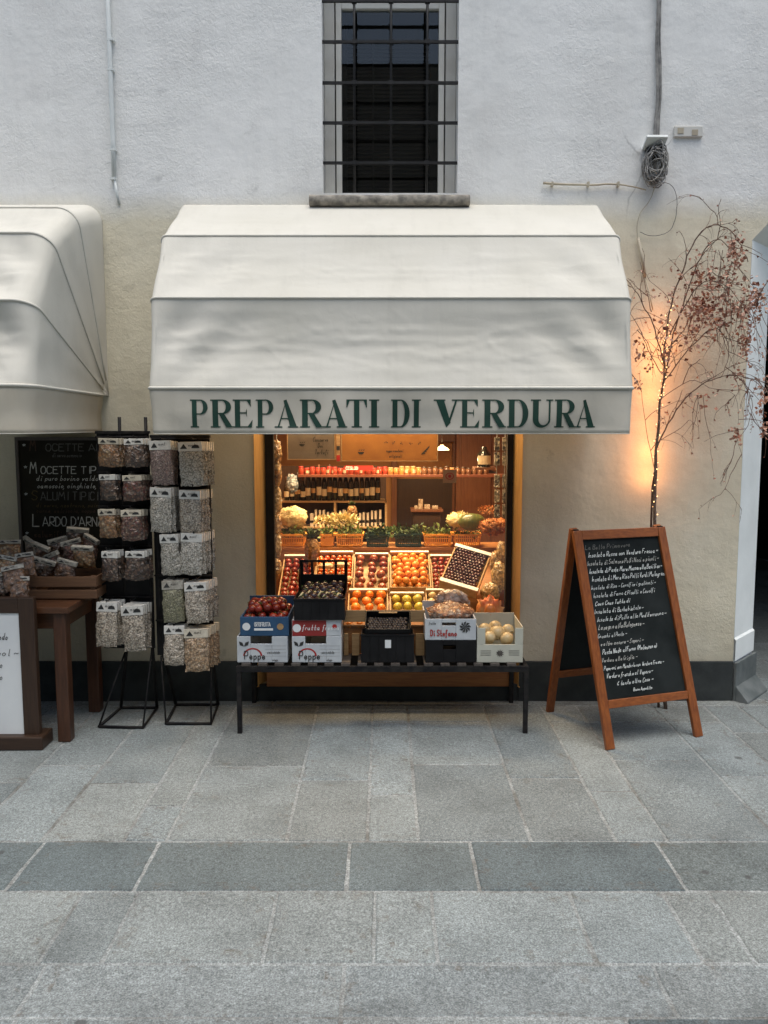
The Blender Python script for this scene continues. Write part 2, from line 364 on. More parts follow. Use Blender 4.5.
def proto_dup(proto, first, loc, rot=(0, 0, 0), label=None, group=None, scale=None):
    """use the prototype itself the first time, copies after that"""
    if not first: return copy_tree(proto, loc, rot, label, group, scale=scale)
    proto.location = loc; proto.rotation_euler = rot
    if scale: proto.scale = scale
    if label: proto['label'] = label
    if group: proto['group'] = group
    return proto

# ------------------------------------------------------------------ handwriting (single-stroke letters)
SF = {'a': "45 25 14 13 22 32 44 45 42 52", 'b': "19 12 32 43 44 35 15", 'c': "44 35 25 14 13 22 32 43", 'd': "45 25 14 13 22 32 44 49 42 52",
 'e': "13 44 35 25 14 13 22 32 43", 'f': "48 39 28 20 10|15 35", 'g': "45 25 14 13 22 42 45 41 30 10", 'h': "19 12 14 35 44 42 52", 'i': "25 22 32|27 28",
 'k': "19 12|44 14 42", 'l': "29 22 32", 'm': "12 15 14 25 35 32 34 45 55 52 62", 'n': "12 15 14 35 44 42 52", 'o': "25 14 13 22 32 43 44 35 25",
 'p': "15 10 14 35 44 43 32 12", 'r': "12 15 14 25 35", 's': "45 25 14 43 32 12", 't': "29 22 42|15 45", 'u': "15 13 22 32 45 42 52", 'v': "15 22 45", 'z': "15 45 12 42",
 'q': "45 25 14 13 22 42 45 40", 'A': "02 29 52|14 44", 'B': "02 09 39 47 36 06 36 44 42 02", 'C': "48 39 19 07 04 12 32 43", 'D': "02 09 29 47 44 22 02", 'E': "42 02 09 49|06 36",
 'F': "02 09 49|06 36", 'G': "48 39 19 07 04 12 32 44 24", 'H': "02 09|42 49|05 45", 'I': "22 29", 'L': "09 02 42", 'M': "02 19 35 59 62", 'N': "02 09 42 49",
 'O': "19 07 04 12 32 44 47 39 19", 'P': "02 09 39 48 46 35 05", 'R': "02 09 39 48 46 35 05 42", 'S': "48 39 19 07 16 35 44 32 12 03", 'T': "22 29|09 49",
 'U': "09 03 12 32 43 49", 'V': "09 22 49", "'": "19 17", '(': "39 17 14 32", ')': "19 37 34 12", '~': "04 15 34 45", '-': "04 44", '&': "43 22 04 28 38 04 42",
 ',': "12 00", '.': "12 13", 'w': "15 22 34 42 55", 'Z': "09 49 02 42", '1': "17 29 22", '0': "19 07 04 12 32 44 47 39 19"}
def stroke_text(mb, s, org, ux, uz, h, w, asp=.62, slant=.18, jit=.02, n=None, seed=0, lift=.0012):
    rg = random.Random(seed+len(s)*7); org = Vector(org); ux = Vector(ux).normalized(); uz = Vector(uz).normalized()
    if n is None: n = ux.cross(uz)
    u = h/7.0; x = 0; k = 0
    for ch in s:
        if ch == ' ': x += 3.2*u*asp; continue
        g = SF.get(ch)
        if g is None: x += 3*u; continue
        jx = rg.uniform(-jit, jit)*h; jy = rg.uniform(-jit, jit)*h; mx = 0
        for pl in g.split('|'):
            pts = []
            for t in pl.split():
                a, b = int(t[0]), int(t[1])-2; mx = max(mx, a)
                pts.append(org+ux*(x+a*u*asp+b*u*slant+jx)+uz*(b*u+jy))
            for p, q in zip(pts, pts[1:]):
                d = (q-p)
                if d.length < 1e-6: continue
                d.normalize(); sd = n.cross(d)*w/2; off = n*(lift+(k % 7)*.00012); k += 1
                p2 = p-d*w*.3; q2 = q+d*w*.3
                mb.quad(p2-sd+off, q2-sd+off, q2+sd+off, p2+sd+off)
        x += (mx+1.1)*u*asp
    return x
def text_width(s, h, asp):
    u = h/7; x = 0
    for ch in s:
        if ch == ' ': x += 3.2*u*asp; continue
        g = SF.get(ch, "00 30"); x += (max(int(t[0]) for pl in g.split('|') for t in pl.split())+1.1)*u*asp
    return x

# ================================================================== THE SETTING
# ---- base ground
mb = MB(); mb.quad((-80, -80, -.05), (80, -80, -.05), (80, 80, -.05), (-80, 80, -.05))
mb.build('ground', mat('dull_ground', (.16, .165, .16), (.12, .125, .12), sc=3, rough=.85, rand=False), kind='structure')
# ---- paving
pv = MB(); tones = []; edgef = {}
def slab(x0, x1, y0, y1, tone, dip=0, sk=0):
    g = .005; e = .006
    def zf(y): return -dip*math.sin(math.pi*(y-y0)/(y1-y0)) if dip else 0
    dz = random.uniform(-.0015, .0015); tx = random.uniform(-.001, .001)
    ny = 8 if dip else 1
    nx_ = max(2, int((x1-x0)/.06)); ny = max(ny, int((y1-y0)/.06))
    X = [x0+g, x0+g+e]+[x0+(x1-x0)*k/nx_ for k in range(1, nx_)]+[x1-g-e, x1-g]; Z = [-.005]+[0]*(len(X)-2)+[-.005]
    ys = [y0+g, y0+g+e]+[y0+(y1-y0)*k/ny for k in range(1, ny)]+[y1-g-e, y1-g]
    sx_ = random.uniform(0, 50)
    ix = []
    for j, y in enumerate(ys):
        edge = j in (0, len(ys)-1)
        rowv = []
        for i in range(len(X)):
            jx = noise.noise(Vector((sx_, y*14, i > 2)))*.005 if i < 2 or i > len(X)-3 else 0
            jy = noise.noise(Vector((X[i]*14, sx_, j > 2)))*.005 if j < 2 or j > len(ys)-3 else 0
            und = noise.noise(Vector((X[i]*5, y*5, sx_)))*.0018
            rowv.append(pv.av((X[i]+jx, y+jy, (-.005 if edge else Z[i])+zf(y)+dz+und)))
        ix.append(rowv)
    worn = random.random() < .55
    for j in range(len(ys)-1):
        for i in range(len(X)-1):
            pv.af([ix[j][i], ix[j][i+1], ix[j+1][i+1], ix[j+1][i]]); tones.append(tone)
            if j >= len(ys)-3 or (worn and (j < 2 or i < 2 or i > len(X)-4)): edgef[len(tones)-1] = 1.0
def tn(base, var=.12):
    k = 1+random.uniform(-var, var); w = random.uniform(-.005, .006)
    return (base[0]*k+w, base[1]*k+w*.3, base[2]*k-w*.5)
LT = (.19, .212, .212); DK = (.108, .128, .131); MD = (.164, .183, .183)
yb0, yb1 = G(384, 891).y, G(384, 841).y
yr0 = G(384, 963).y; yg0 = G(384, 1017).y
def mortar(x0, x1, y0, y1, z=-.0035):
    pv.quad((x0, y0, z), (x1, y0, z), (x1, y1, z), (x0, y1, z)); tones.append((.23, .245, .243))
mortar(-9, 9, yr0, 0)
ys_strip = -.10     # a narrow course against the wall
cuts = {0: [], }
edges = [-9, -8.2, -7.5, -6.8, -6.3, -5.6, -5.1, -4.6, -4.1, -3.6, -3.2]
pxs = [(-190, 845), (-110, 845), (-40, 845), (37.5, 845), (122.5, 842), (166, 840), (286, 842), (367.5, 837), (418, 835), (529, 835), (613, 835), (664, 835), (775, 835), (850, 835), (900, 835), (985, 835)]
edges += [G(a, b).x for a, b in pxs]; edges += [3.9, 4.4, 5.1, 5.5, 6.2, 6.9, 7.5, 8.2, 9]
known = {(37.5): [765], 122.5: [783], 166: [806], 286: [766], 367.5: [780], 418: [795], 529: [764], 613: [778], 664: [791], 775: [760], 850: [776]}
for k, (a, b) in enumerate(zip(edges, edges[1:])):
    cy = [yb1]
    kn = None
    for (p, q), X in zip(pxs, [G(a_, b_).x for a_, b_ in pxs]):
        if abs(X-b) < 1e-6: kn = known.get(p)
    if kn: cy += [G(384, y).y for y in kn]+([G(384, 722).y] if random.random() < .5 else [])
    else:
        y = yb1+random.uniform(.3, .8)
        while y < -.4: cy.append(y); y += random.uniform(.45, .9)
    cy = sorted([c for c in cy if c < -.3])+[ys_strip]
    for c, d in zip(cy, cy[1:]): slab(a, b, c, d, tn(random.choice([LT, LT, MD])))
x = -9
while x < 9:
    w = random.uniform(.6, 1.1); slab(x, min(9, x+w), ys_strip, .01, tn(MD)); x += w
def row(pxl, y_at, y0, y1, base, gen, dip=0, var=.11):
    xs = [G(p, y_at).x for p in pxl]
    while xs[0] > -9: xs.insert(0, xs[0]-random.uniform(*gen))
    while xs[-1] < 9: xs.append(xs[-1]+random.uniform(*gen))
    for a, b in zip(xs, xs[1:]): slab(a, b, y0, y1, tn(random.choice(base), var), dip)
row([45, 160, 350, 470, 655], 841, yb0, yb1, [DK], (.6, 1.0), var=.08)
row([80, 136, 277, 375, 431, 571, 665, 711], 897, yr0, yb0, [LT, MD, LT], (.3, .7))
pv.cur = 0
for k_ in range(8):
    ya_, yb_ = yg0+(yr0-yg0)*k_/8, yg0+(yr0-yg0)*(k_+1)/8; f_ = lambda y: -.0035-.014*math.sin(math.pi*(y-yg0)/(yr0-yg0))
    pv.quad((-9, ya_, f_(ya_)), (9, ya_, f_(ya_)), (9, yb_, f_(yb_)), (-9, yb_, f_(yb_))); tones.append((.23, .245, .243))
row([43, 344, 655], 968, yg0, yr0, [(.19, .208, .208)], (1.0, 1.3), dip=.014)
mortar(-9, 9, -9.9, yg0)
y = yg0
first = True
while y > -9.5:
    h = .28 if first else random.uniform(.3, .45); first = False
    row([17, 340, 625] if y == yg0 else [random.uniform(0, 100)], 1018, y-h, y, [MD, LT, DK], (.5, 1.0)); y -= h
# passage floor behind the arch
mortar(1.6, 5.6, .01, 12)
y = .01
while y < 11.5:
    h = random.uniform(.35, .5); x = 1.6-random.uniform(0, .4)
    while x < 5.6:
        w = random.uniform(.5, .9); slab(max(x, 1.6), min(x+w, 5.6), y, min(y+h, 12), tn(MD)); x += w
    y += h
po = pv.build('pavement', 'stone', kind='structure')
at = po.data.color_attributes.new('tone', 'FLOAT_COLOR', 'CORNER')
ja_ = po.data.attributes.new('joint', 'FLOAT', 'FACE'); ja_.data.foreach_set('value', [1.0 if t == (.23, .245, .243) else 0.0 for t in tones])
eg_ = po.data.attributes.new('edge', 'FLOAT', 'FACE'); eg_.data.foreach_set('value', [edgef.get(k, 0.0) for k in range(len(tones))])
li = 0; data = []
for p, t in zip(po.data.polygons, tones):
    for _ in p.vertices: data += [t[0], t[1], t[2], 1]
at.data.foreach_set('color', data)

# ---- the facade
TH = .32
bld = empty('shop_building', (0, 0, 0), 'cream stucco building with a white upper wall, barred window and shop opening under the canopy', 'building')
wx0, wx1 = P(322.5, 120, 0).x, P(458, 120, 0).x
wz0 = PZ(193, 0); wz1 = wz0+1.65
sx0, sx1 = P(257, 560, 0).x, P(520, 560, 0).x
sz0, sz1 = PZ(684, 0), 2.25
ax0 = P(732.5, 670, 0).x; asz = PZ(240, 0); ax0t = ax0
AW = 1.25; AR = AW/math.sin(R(50)); acx = ax0+AW
def arch_z(x, off=0):
    t = (x-acx)/AR
    if abs(x-acx) > AW: return asz
    return asz+math.sqrt(max(0, AR*AR-(x-acx)**2))-AR*math.cos(R(50))
mb = MB()
def cells(mb, xs, zs, holes, y):
    for a, b in zip(xs, xs[1:]):
        for c, d in zip(zs, zs[1:]):
            mx, mz = (a+b)/2, (c+d)/2
            if any(h[0] < mx < h[1] and h[2] < mz < h[3] for h in holes): continue
            mb.quad((a, y, c), (b, y, c), (b, y, d), (a, y, d))
PH = PZ(661, 0)      # plinth top
holes = [(wx0, wx1, wz0, wz1), (sx0, sx1, sz0, sz1)]
cells(mb, [-9, sx0, wx0, wx1, sx1, ax0], [0, sz0, sz1, wz0, wz1, 8], holes, 0)
na = 24
for i in range(na):
    a = ax0+2*AW*i/na; b = ax0+2*AW*(i+1)/na
    mb.quad((a, 0, arch_z(a)), (b, 0, arch_z(b)), (b, 0, 8), (a, 0, 8))
cells(mb, [ax0+2*AW, 9], [0, 8], [], 0)
# reveals
for (a, b, c, d) in holes:
    mb.quad((a, 0, c), (a, 0, d), (a, TH, d), (a, TH, c)); mb.quad((b, 0, c), (b, TH, c), (b, TH, d), (b, 0, d))
    mb.quad((a, 0, d), (b, 0, d), (b, TH, d), (a, TH, d)); mb.quad((a, 0, c), (a, TH, c), (b, TH, c), (b, 0, c))
mb.quad((-9, 0, 8), (9, 0, 8), (9, 8, 8), (-9, 8, 8)); mb.quad((-9, 0, 0), (-9, 0, 8), (-9, 8, 8), (-9, 8, 0)); mb.quad((9, 0, 0), (9, 8, 0), (9, 8, 8), (9, 0, 8))
mb.build('wall', 'wall', bld)
# chamfered arch jambs and soffit
CX, CY = .235, .26
zc = PZ(645, 0)
for sgn, xx in ((1, ax0), (-1, ax0+2*AW)):
    mb = MB()
    mb.quad((xx+.001*sgn, .0, 0), (xx+CX*sgn, CY, 0), (xx+CX*sgn, CY, asz), (xx+.001*sgn, .0, asz))
    mb.quad((xx+CX*sgn, CY, 0), (xx+CX*sgn, 1.2, 0), (xx+CX*sgn, 1.2, asz), (xx+CX*sgn, CY, asz))
    mb.build('arch_jamb', 'white_plaster', bld)
mb = MB()
xx = ax0; o_ = Vector((CY, -CX, 0)).normalized()*.012
b0 = Vector((ax0, 0, 0))+o_; b1 = Vector((ax0+CX, CY, 0))+o_
za, zb = PH, PZ(640, 0)
mb.poly([b0+Vector((0, 0, za)), b1+Vector((0, 0, za)), b1+Vector((0, 0, zb)), b0+Vector((0, 0, zb))])
mb.poly([b0+Vector((0, 0, zb)), b1+Vector((0, 0, zb)), b1-o_+Vector((0, 0, zb+.012)), b0-o_+Vector((0, 0, zb+.012))])
mb.build('jamb_base', 'white_plaster', bld)
mb = MB()
def inner(i, n=na):
    a = ax0+2*AW*i/n; r = (AW-CX)/AW
    x = acx+(a-acx)*r
    return (x, CY, asz+(arch_z(a)-asz)*r)
for i in range(na):
    a = ax0+2*AW*i/na; b = ax0+2*AW*(i+1)/na
    mb.quad((a, 0, arch_z(a)), (b, 0, arch_z(b)), inner(i+1), inner(i))
    p, q = inner(i), inner(i+1)
    mb.quad(p, q, (q[0], 1.2, q[2]), (p[0], 1.2, p[2]))
mb.build('arch_soffit', 'grey_plaster', bld)
# passage walls
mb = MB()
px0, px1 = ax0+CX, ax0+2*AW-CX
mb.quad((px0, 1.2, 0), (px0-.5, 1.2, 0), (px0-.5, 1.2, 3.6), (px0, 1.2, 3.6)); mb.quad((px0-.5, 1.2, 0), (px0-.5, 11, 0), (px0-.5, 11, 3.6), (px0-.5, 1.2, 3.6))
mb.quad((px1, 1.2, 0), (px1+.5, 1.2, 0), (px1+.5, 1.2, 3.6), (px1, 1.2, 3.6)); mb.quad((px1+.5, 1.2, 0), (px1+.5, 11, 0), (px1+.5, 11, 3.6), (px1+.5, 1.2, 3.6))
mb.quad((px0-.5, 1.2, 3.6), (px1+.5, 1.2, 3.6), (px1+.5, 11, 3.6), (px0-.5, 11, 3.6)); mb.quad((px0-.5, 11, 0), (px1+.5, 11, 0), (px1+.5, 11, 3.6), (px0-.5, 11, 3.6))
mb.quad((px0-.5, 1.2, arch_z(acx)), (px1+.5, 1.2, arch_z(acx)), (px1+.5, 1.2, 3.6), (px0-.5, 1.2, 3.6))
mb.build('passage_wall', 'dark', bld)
# dark gate and panels far inside the passage
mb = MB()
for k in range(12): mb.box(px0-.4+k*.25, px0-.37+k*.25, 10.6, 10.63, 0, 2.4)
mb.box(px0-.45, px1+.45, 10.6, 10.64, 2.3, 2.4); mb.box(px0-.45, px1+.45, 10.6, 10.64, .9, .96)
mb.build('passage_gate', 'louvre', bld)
# plinth
mb = MB()
mb.box(-9, sx0-.001, -.018, .02, -.01, PH); mb.box(sx1+.001, ax0-.0, -.018, .02, -.01, PH)
mb.box(sx0-.001, sx1+.001, -.012, .02, -.01, sz0)
mb.build('plinth', 'plinth', bld, bevel=.003)
mb = MB()
c0 = Vector((ax0, -.018, 0)); c1 = Vector((ax0+CX+.012, CY-.012, 0)); oo = Vector((CY, -CX, 0)).normalized()*.03
for (pA, pB) in ((c0, c1),):
    q = [pA, pA+oo*.6, pB+oo*.6, pB]
    h = [PH-.006]*4
    lo = [mb.av((p.x, p.y, -.01)) for p in q]; hi = [mb.av((p.x, p.y, PH-.006)) for p in q]
    for k in range(4): mb.af([lo[k], lo[(k+1) % 4], hi[(k+1) % 4], hi[k]])
    mb.af(hi)
    # sloped foot stone along the jamb
    q2 = [pA+oo*.6, pA+oo*3.2, pB+oo*3.2, pB+oo*.6]
    lo = [mb.av((p.x, p.y, -.004)) for p in q2]; hh = [.10, .012, .012, .10]; hi = [mb.av((p.x, p.y, z)) for p, z in zip(q2, hh)]
    for k in range(4): mb.af([lo[k], lo[(k+1) % 4], hi[(k+1) % 4], hi[k]])
    mb.af(hi)
mb.build('corner_stone', 'plinth2', bld, bevel=.004)
# stone sill
mb = MB(); a, b = P(309, 198, -.06).x, P(470, 198, -.06).x
z1s = PZ(194, -.06); z0s = PZ(205, -.06)
def sillf(u, v):
    x = a+(b-a)*u; r = .5*(z1s-z0s); t = math.pi*(v*1.0)
    nz = noise.noise(Vector((x*9, v*3, 2)))*.004
    return Vector((x, -.015-(.055+nz)*math.sin(t)**.5, (z0s+z1s)/2+math.cos(t)*(r+nz)))
mb.grid(sillf, 60, 8)
mb.poly([sillf(0, k/8) for k in range(9)]); mb.poly([sillf(1, k/8) for k in range(9)][::-1])
mb.box(a+.01, b-.01, -.03, .18, z0s+.004, z1s-.003)
mb.build('window_sill', 'sill', bld)
# barred window
WY = .17
win = MB(); fw = .075
win.box(wx0+.002, wx0+.065, WY-.03, WY+.05, wz0, wz1); win.box(wx1-.065, wx1-.002, WY-.03, WY+.05, wz0, wz1)
win.box(wx0+.065, wx1-.065, WY-.03, WY+.05, wz1-.1, wz1-.002)
winf = win.build('window', 'taupe', bld, bevel=.004)
mb = MB()
i0, i1 = wx0+.072, wx1-.072; ztop = PZ(10, WY)
mb.box(i0, i0+.035, WY-.015, WY+.035, wz0, wz1-.1); mb.box(i1-.035, i1, WY-.015, WY+.035, wz0, wz1-.1)
mb.box(i0+.035, i1-.035, WY-.015, WY+.035, ztop-.0, ztop+.045); mb.box(i0+.035, i1-.035, WY-.015, WY+.035, wz0+.001, wz0+.02)
mb.build('sash', 'taupe_hi', winf, bevel=.004)
mb = MB(); mb.quad((i0+.03, WY+.01, wz0), (i1-.03, WY+.01, wz0), (i1-.03, WY+.01, wz1-.1), (i0+.03, WY+.01, wz1-.1)); mb.build('pane', 'pane', winf)
mb = MB()
z = wz0+.02
while z < ztop-.18: mb.obox(((wx0+wx1)/2, WY+.07, z), (1, 0, 0), (0, 1, -.9), (0, .9, 1), i1-i0-.11, .006, .026); z += .024
mb.box(i0+.035, i0+.065, WY+.05, WY+.1, wz0, wz1); mb.box(i1-.085, i1-.035, WY+.05, WY+.1, wz0, wz1); mb.box(i0+.22, i0+.232, WY+.05, WY+.085, wz0, ztop-.15)
mb.box(i0+.035, i1-.035, WY+.05, WY+.1, ztop-.17, ztop-.14)
mb.build('shutter', 'louvre', winf)
mb = MB(); mb.box(wx0, wx1, WY+.12, WY+.14, wz0, wz1); mb.build('room_dark', 'dark', winf)
mb = MB(); GY = .02
zs_b = [PZ(y, GY) for y in (163, 123, 83, 42, 1)]; z = zs_b[-1]
while z+.24 < wz1: z += .24; zs_b.append(z)
for z in zs_b: mb.box(wx0-.01, wx1+.01, GY-.008, GY+.008, z-.0075, z+.0075)
for xpx in (354.5, 391, 427):
    x = P(xpx, 100, GY).x
    mb.tube([(x, GY, wz0-.01), (x, GY, wz1+.01)], .0075, 8)
    for z in zs_b: mb.obox((x, GY, z), (1, 0, 0), (0, 1, 0), (0, 0, 1), .028, .026, .024)
mb.build('grille', 'ironshine', winf)

# shopfront frame (wood outside, black inside), rail and glass
FY = -.025
fr = MB()
za, zb = sz0, sz1
w1 = P(264.5, 560, FY).x; w2 = P(513.8, 560, FY).x
a = P(255.5, 560, FY).x; b = P(521, 560, FY).x

for (o_x, i_x) in ((a, w1), (b, w2)):
    zz0, zz1 = sz0-.01, zb; pts = [(o_x, FY), (i_x, .075), (i_x, .085), (o_x, .085)]
    lo = [fr.av((x_, y_, zz0)) for x_, y_ in pts]; hi = [fr.av((x_, y_, zz1)) for x_, y_ in pts]
    for k in range(4): fr.af([lo[k], lo[(k+1) % 4], hi[(k+1) % 4], hi[k]])
    fr.af(lo); fr.af(hi)

fr.box(w1, w2, FY+.002, .05, zb-.08, zb)
shf = fr.build('shopfront', 'pine', bld, bevel=.004)
mb = MB(); mb.box(w1+.001, w2-.001, FY+.002, .05, sz0-.01, PZ(672, FY)); mb.build('bottom_rail', 'pineh', shf, bevel=.004)
mb = MB(); mb.box(w1+.001, w1+.052, .06, .12, sz0+.08, zb-.08); mb.box(w2-.036, w2-.001, .06, .12, sz0+.08, zb-.08)
mb.box(w1+.045, w2-.036, .0, .09, PZ(672, FY)+.001, .42)
mb.build('inner_frame', 'louvre', shf)
gx0, gx1 = w1+.045, w2-.036
mb = MB(); mb.quad((gx0, .075, .42), (gx1, .075, .42), (gx1, .075, zb-.08), (gx0, .075, zb-.08)); mb.build('shop_pane', 'shopglass', shf)

mb = MB(); mb.box(sx0+.005, sx1-.005, .095, TH-.002, -.02, .40); mb.build('light_leak_block', 'louvre', bld)  # unseen block, added to stop room light leaking out below the glass
# the room behind the glass
RX0, RX1, RY1, RZ1 = sx0-.35, sx1+.45, 2.35, 2.5
mb = MB()
mb.quad((RX0, RY1, 0), (RX1, RY1, 0), (RX1, RY1, RZ1), (RX0, RY1, RZ1)); mb.quad((RX0, TH, 0), (RX0, RY1, 0), (RX0, RY1, RZ1), (RX0, TH, RZ1)); mb.quad((RX1, TH, 0), (RX1, TH, RZ1), (RX1, RY1, RZ1), (RX1, RY1, 0))
mb.quad((RX0, TH, RZ1), (RX0, RY1, RZ1), (RX1, RY1, RZ1), (RX1, TH, RZ1)); mb.quad((RX0, TH, 0), (RX1, TH, 0), (RX1, RY1, 0), (RX0, RY1, 0))
mb.quad((RX0, TH, 0), (RX0, TH, RZ1), (sx0, TH, RZ1), (sx0, TH, 0)); mb.quad((sx1, TH, 0), (sx1, TH, RZ1), (RX1, TH, RZ1), (RX1, TH, 0)); mb.quad((sx0, TH, sz1), (sx0, TH, RZ1), (sx1, TH, RZ1), (sx1, TH, sz1))
mb.build('shop_interior', 'orangewall', bld)

# ---- facade across the street (behind the camera)
ob = empty('opposite_building', (0, -12, 0), 'plain ochre building across the street with shuttered windows', 'building')
mb = MB(); cells(mb, [-18, -12, -11, -7, -6, -2, -1, 3, 4, 8, 9, 13, 14, 18], [0, 1.2, 2.8, 4.6, 6.2, 9], [(a, a+1, c, d) for a in (-12, -7, -2, 3, 8, 13) for c, d in ((1.2, 2.8), (4.6, 6.2))], -12)
mb.quad((-18, -12, 9), (18, -12, 9), (18, -18, 9), (-18, -18, 9))
mb.build('wall', mat('dull_ochre', (.30, .26, .2), (.24, .2, .16), sc=2, rough=.9, rand=False), ob)
for a in (-12, -7, -2, 3, 8, 13):
    for c, d in ((1.2, 2.8), (4.6, 6.2)):
        mb = MB(); mb.box(a-.02, a+1.02, -12.12, -12.05, c-.02, d+.02); mb.build('window', 'louvre', ob)

# ================================================================== AWNINGS
def awning(root, xl, xr, prof, zp, c, seed, vz, valance_mat, sag=.018, canvas_mat='canvas'):
    """canopy of U-shaped hoops swung from two wall pivots; prof = [(Y, Z)] of each hoop front"""
    def hoop(k, s):    # s in 0..1 along hoop k
        Y, Z = prof[k]; d = Vector((0, Y, Z-zp)); L = d.length; d /= L; cc = min(c, L*.5)
        Wd = xr-xl; segs = [L-cc, math.pi/2*cc, Wd-2*cc, math.pi/2*cc, L-cc]
        fr_ = [.28, .08, .28, .08, .28]
        k0 = 0
        while k0 < 4 and s > fr_[k0]+1e-9: s -= fr_[k0]; k0 += 1
        t = s/fr_[k0]
        if k0 == 0: x, r = xl, t*(L-cc)
        elif k0 == 1: x, r = xl+cc-cc*math.cos(t*math.pi/2), L-cc+cc*math.sin(t*math.pi/2)
        elif k0 == 2: x, r = xl+cc+t*(Wd-2*cc), L
        elif k0 == 3: x, r = xr-cc+cc*math.sin(t*math.pi/2), L-cc+cc*math.cos(t*math.pi/2)
        else: x, r = xr, (1-t)*(L-cc)
        return Vector((x, 0, zp))+d*r
    # finer parameter: more samples across the front
    S = [.28*i/10 for i in range(10)]+[.28+.08*i/8 for i in range(8)]+[.36+.28*i/220 for i in range(220)]+[.64+.08*i/8 for i in range(8)]+[.72+.28*i/10 for i in range(11)]
    mb = MB(); mb.smooth = True
    NV = 32; prev = None
    cx = (xl+xr)/2; hw = (xr-xl)/2
    for k in range(len(prof)-1):
        ca = sum((hoop(k, .5)-Vector((cx, 0, zp))).normalized()*0.5 for _ in (0, 1)) if False else None
        for v in range(NV+1):
            if k > 0 and v == 0: continue
            t = v/NV; ring = []
            for s in S:
                p = hoop(k, s).lerp(hoop(k+1, s), t)
                rad = Vector((0, p.y, p.z-zp)); rl = rad.length
                if rl > 1e-5: rad /= rl
                inn = math.sin(math.pi*t)
                front = min(1, rl/.5)*min(1, max(0, 1-abs((p.x-cx)/hw))*9)
                u = (p.x-cx)/hw
                # taut corner folds and loose ripples, stronger on the lower panels
                w = .35+.55*k
                fold = math.sin((abs(u)*7.5-t*2.2)*3.0+seed+k)*.012*w*max(0, abs(u)-.45)*2
                rg_ = lambda a, b, c: (1-abs(noise.noise(Vector((a, b, c)))))**22
                rip = noise.noise(Vector((p.x*1.1+seed*3, t*2.4+k*5, seed)))*.006*w+(rg_(p.x*1.3+seed, t*5+k*4+u*1.5, seed)*.0025+rg_(p.x*2.2-seed, t*3.5-u*3.0+k, seed+9)*.0022)*w
                rip += noise.noise(Vector((p.x*1.4+seed, t*11+k*2, 4.4)))*.004*w
                p = p-rad*(sag*(.6+.5*k)*inn)*front+rad*(fold+rip)*inn*front
                if abs(u) > .98: p.x += (noise.noise(Vector((p.y*5, p.z*5, seed)))*.012-.004)*inn*(1 if u > 0 else -1)
                ring.append(mb.av(p))
            if prev:
                for i in range(len(S)-1): mb.af([prev[i], prev[i+1], ring[i+1], ring[i]])
            prev = ring
    cv = mb.build('canopy', canvas_mat, root)
    sm = cv.modifiers.new('cloth', 'SOLIDIFY'); sm.thickness = .0015
    # hem piping over every hoop
    for k in range(1, len(prof)):
        mb = MB(); mb.tube([hoop(k, s)+(hoop(k, s)-Vector((hoop(k, s).x, 0, zp))).normalized()*.002 for s in S[1:-1]], .0075 if k < len(prof)-1 else .009, 6)
        mb.build('hoop', canvas_mat, root)
    # valance
    K = len(prof)-1
    def val(s, t):
        p = hoop(K, s); z = p.z+(vz-p.z)*t
        u = (p.x-cx)/hw
        nrm = Vector((0, -1, 0)) if .34 < s < .66 else (Vector((-1 if s < .5 else 1, -.3, 0)).normalized())
        w = noise.noise(Vector((p.x*2.3+seed*2, t*1.2, seed)))*.016+noise.noise(Vector((p.x*6, t*2.5, seed+4)))*.007+.012*math.sin(u*9+t*1.5+seed)*t
        inset = .02*t
        return Vector((p.x-u*inset, p.y, z))+nrm*(w*t**.6)
    mb = MB(); prev = None; mb.smooth = True
    for v in range(11):
        ring = [mb.av(val(s, v/10)+Vector((0, 0, noise.noise(Vector((s*60, 0, seed)))*.004 if v == 10 else 0))) for s in S[1:-1]]
        if prev:
            for i in range(len(ring)-1): mb.af([prev[i], prev[i+1], ring[i+1], ring[i]])
        prev = ring
    vo = mb.build('valance', valance_mat, root)
    sm = vo.modifiers.new('cloth', 'SOLIDIFY'); sm.thickness = .0015
    mb = MB(); mb.tube([val(s, 1)+Vector((0, 0, .002)) for s in S[2:-2]], .003, 5); mb.build('hem', canvas_mat, vo)
    return val, hoop, vo
xl = P(183.5, 300, 0).x; xr = P(596.5, 300, 0).x
prof = [(0, PZ(205, 0)), (-.47, PZ(236, -.47)), (-.72, PZ(298, -.72)), (-.81, PZ(388, -.81))]
zp = PZ(396, 0)
aw = empty('shop_awning', ((xl+xr)/2, 0, zp), 'large cream canvas awning lettered PREPARATI DI VERDURA over the lit shop window', 'awning', 'canvas awnings over the shopfronts')
vzb = PZ(434, -.81)
val, hoopf, vobj = awning(aw, xl, xr, prof, zp, .03, 3.1, vzb, 'valance_canvas')
lx1 = P(105, 300, 0).x; lx0 = lx1-2.7
profL = [(0, PZ(205, 0)), (-.42, PZ(208, -.42)), (-.80, PZ(233, -.80)), (-1.05, PZ(300, -1.05)), (-1.13, PZ(385, -1.13))]
awl = empty('shop_awning', (lx1, 0, zp), 'cream canvas awning with a rounded corner above the snack table at left', 'awning', 'canvas awnings over the shopfronts')
awning(awl, lx0, lx1, profL, zp, .11, 8.4, PZ(434, -1.13), 'canvas2', sag=.03)
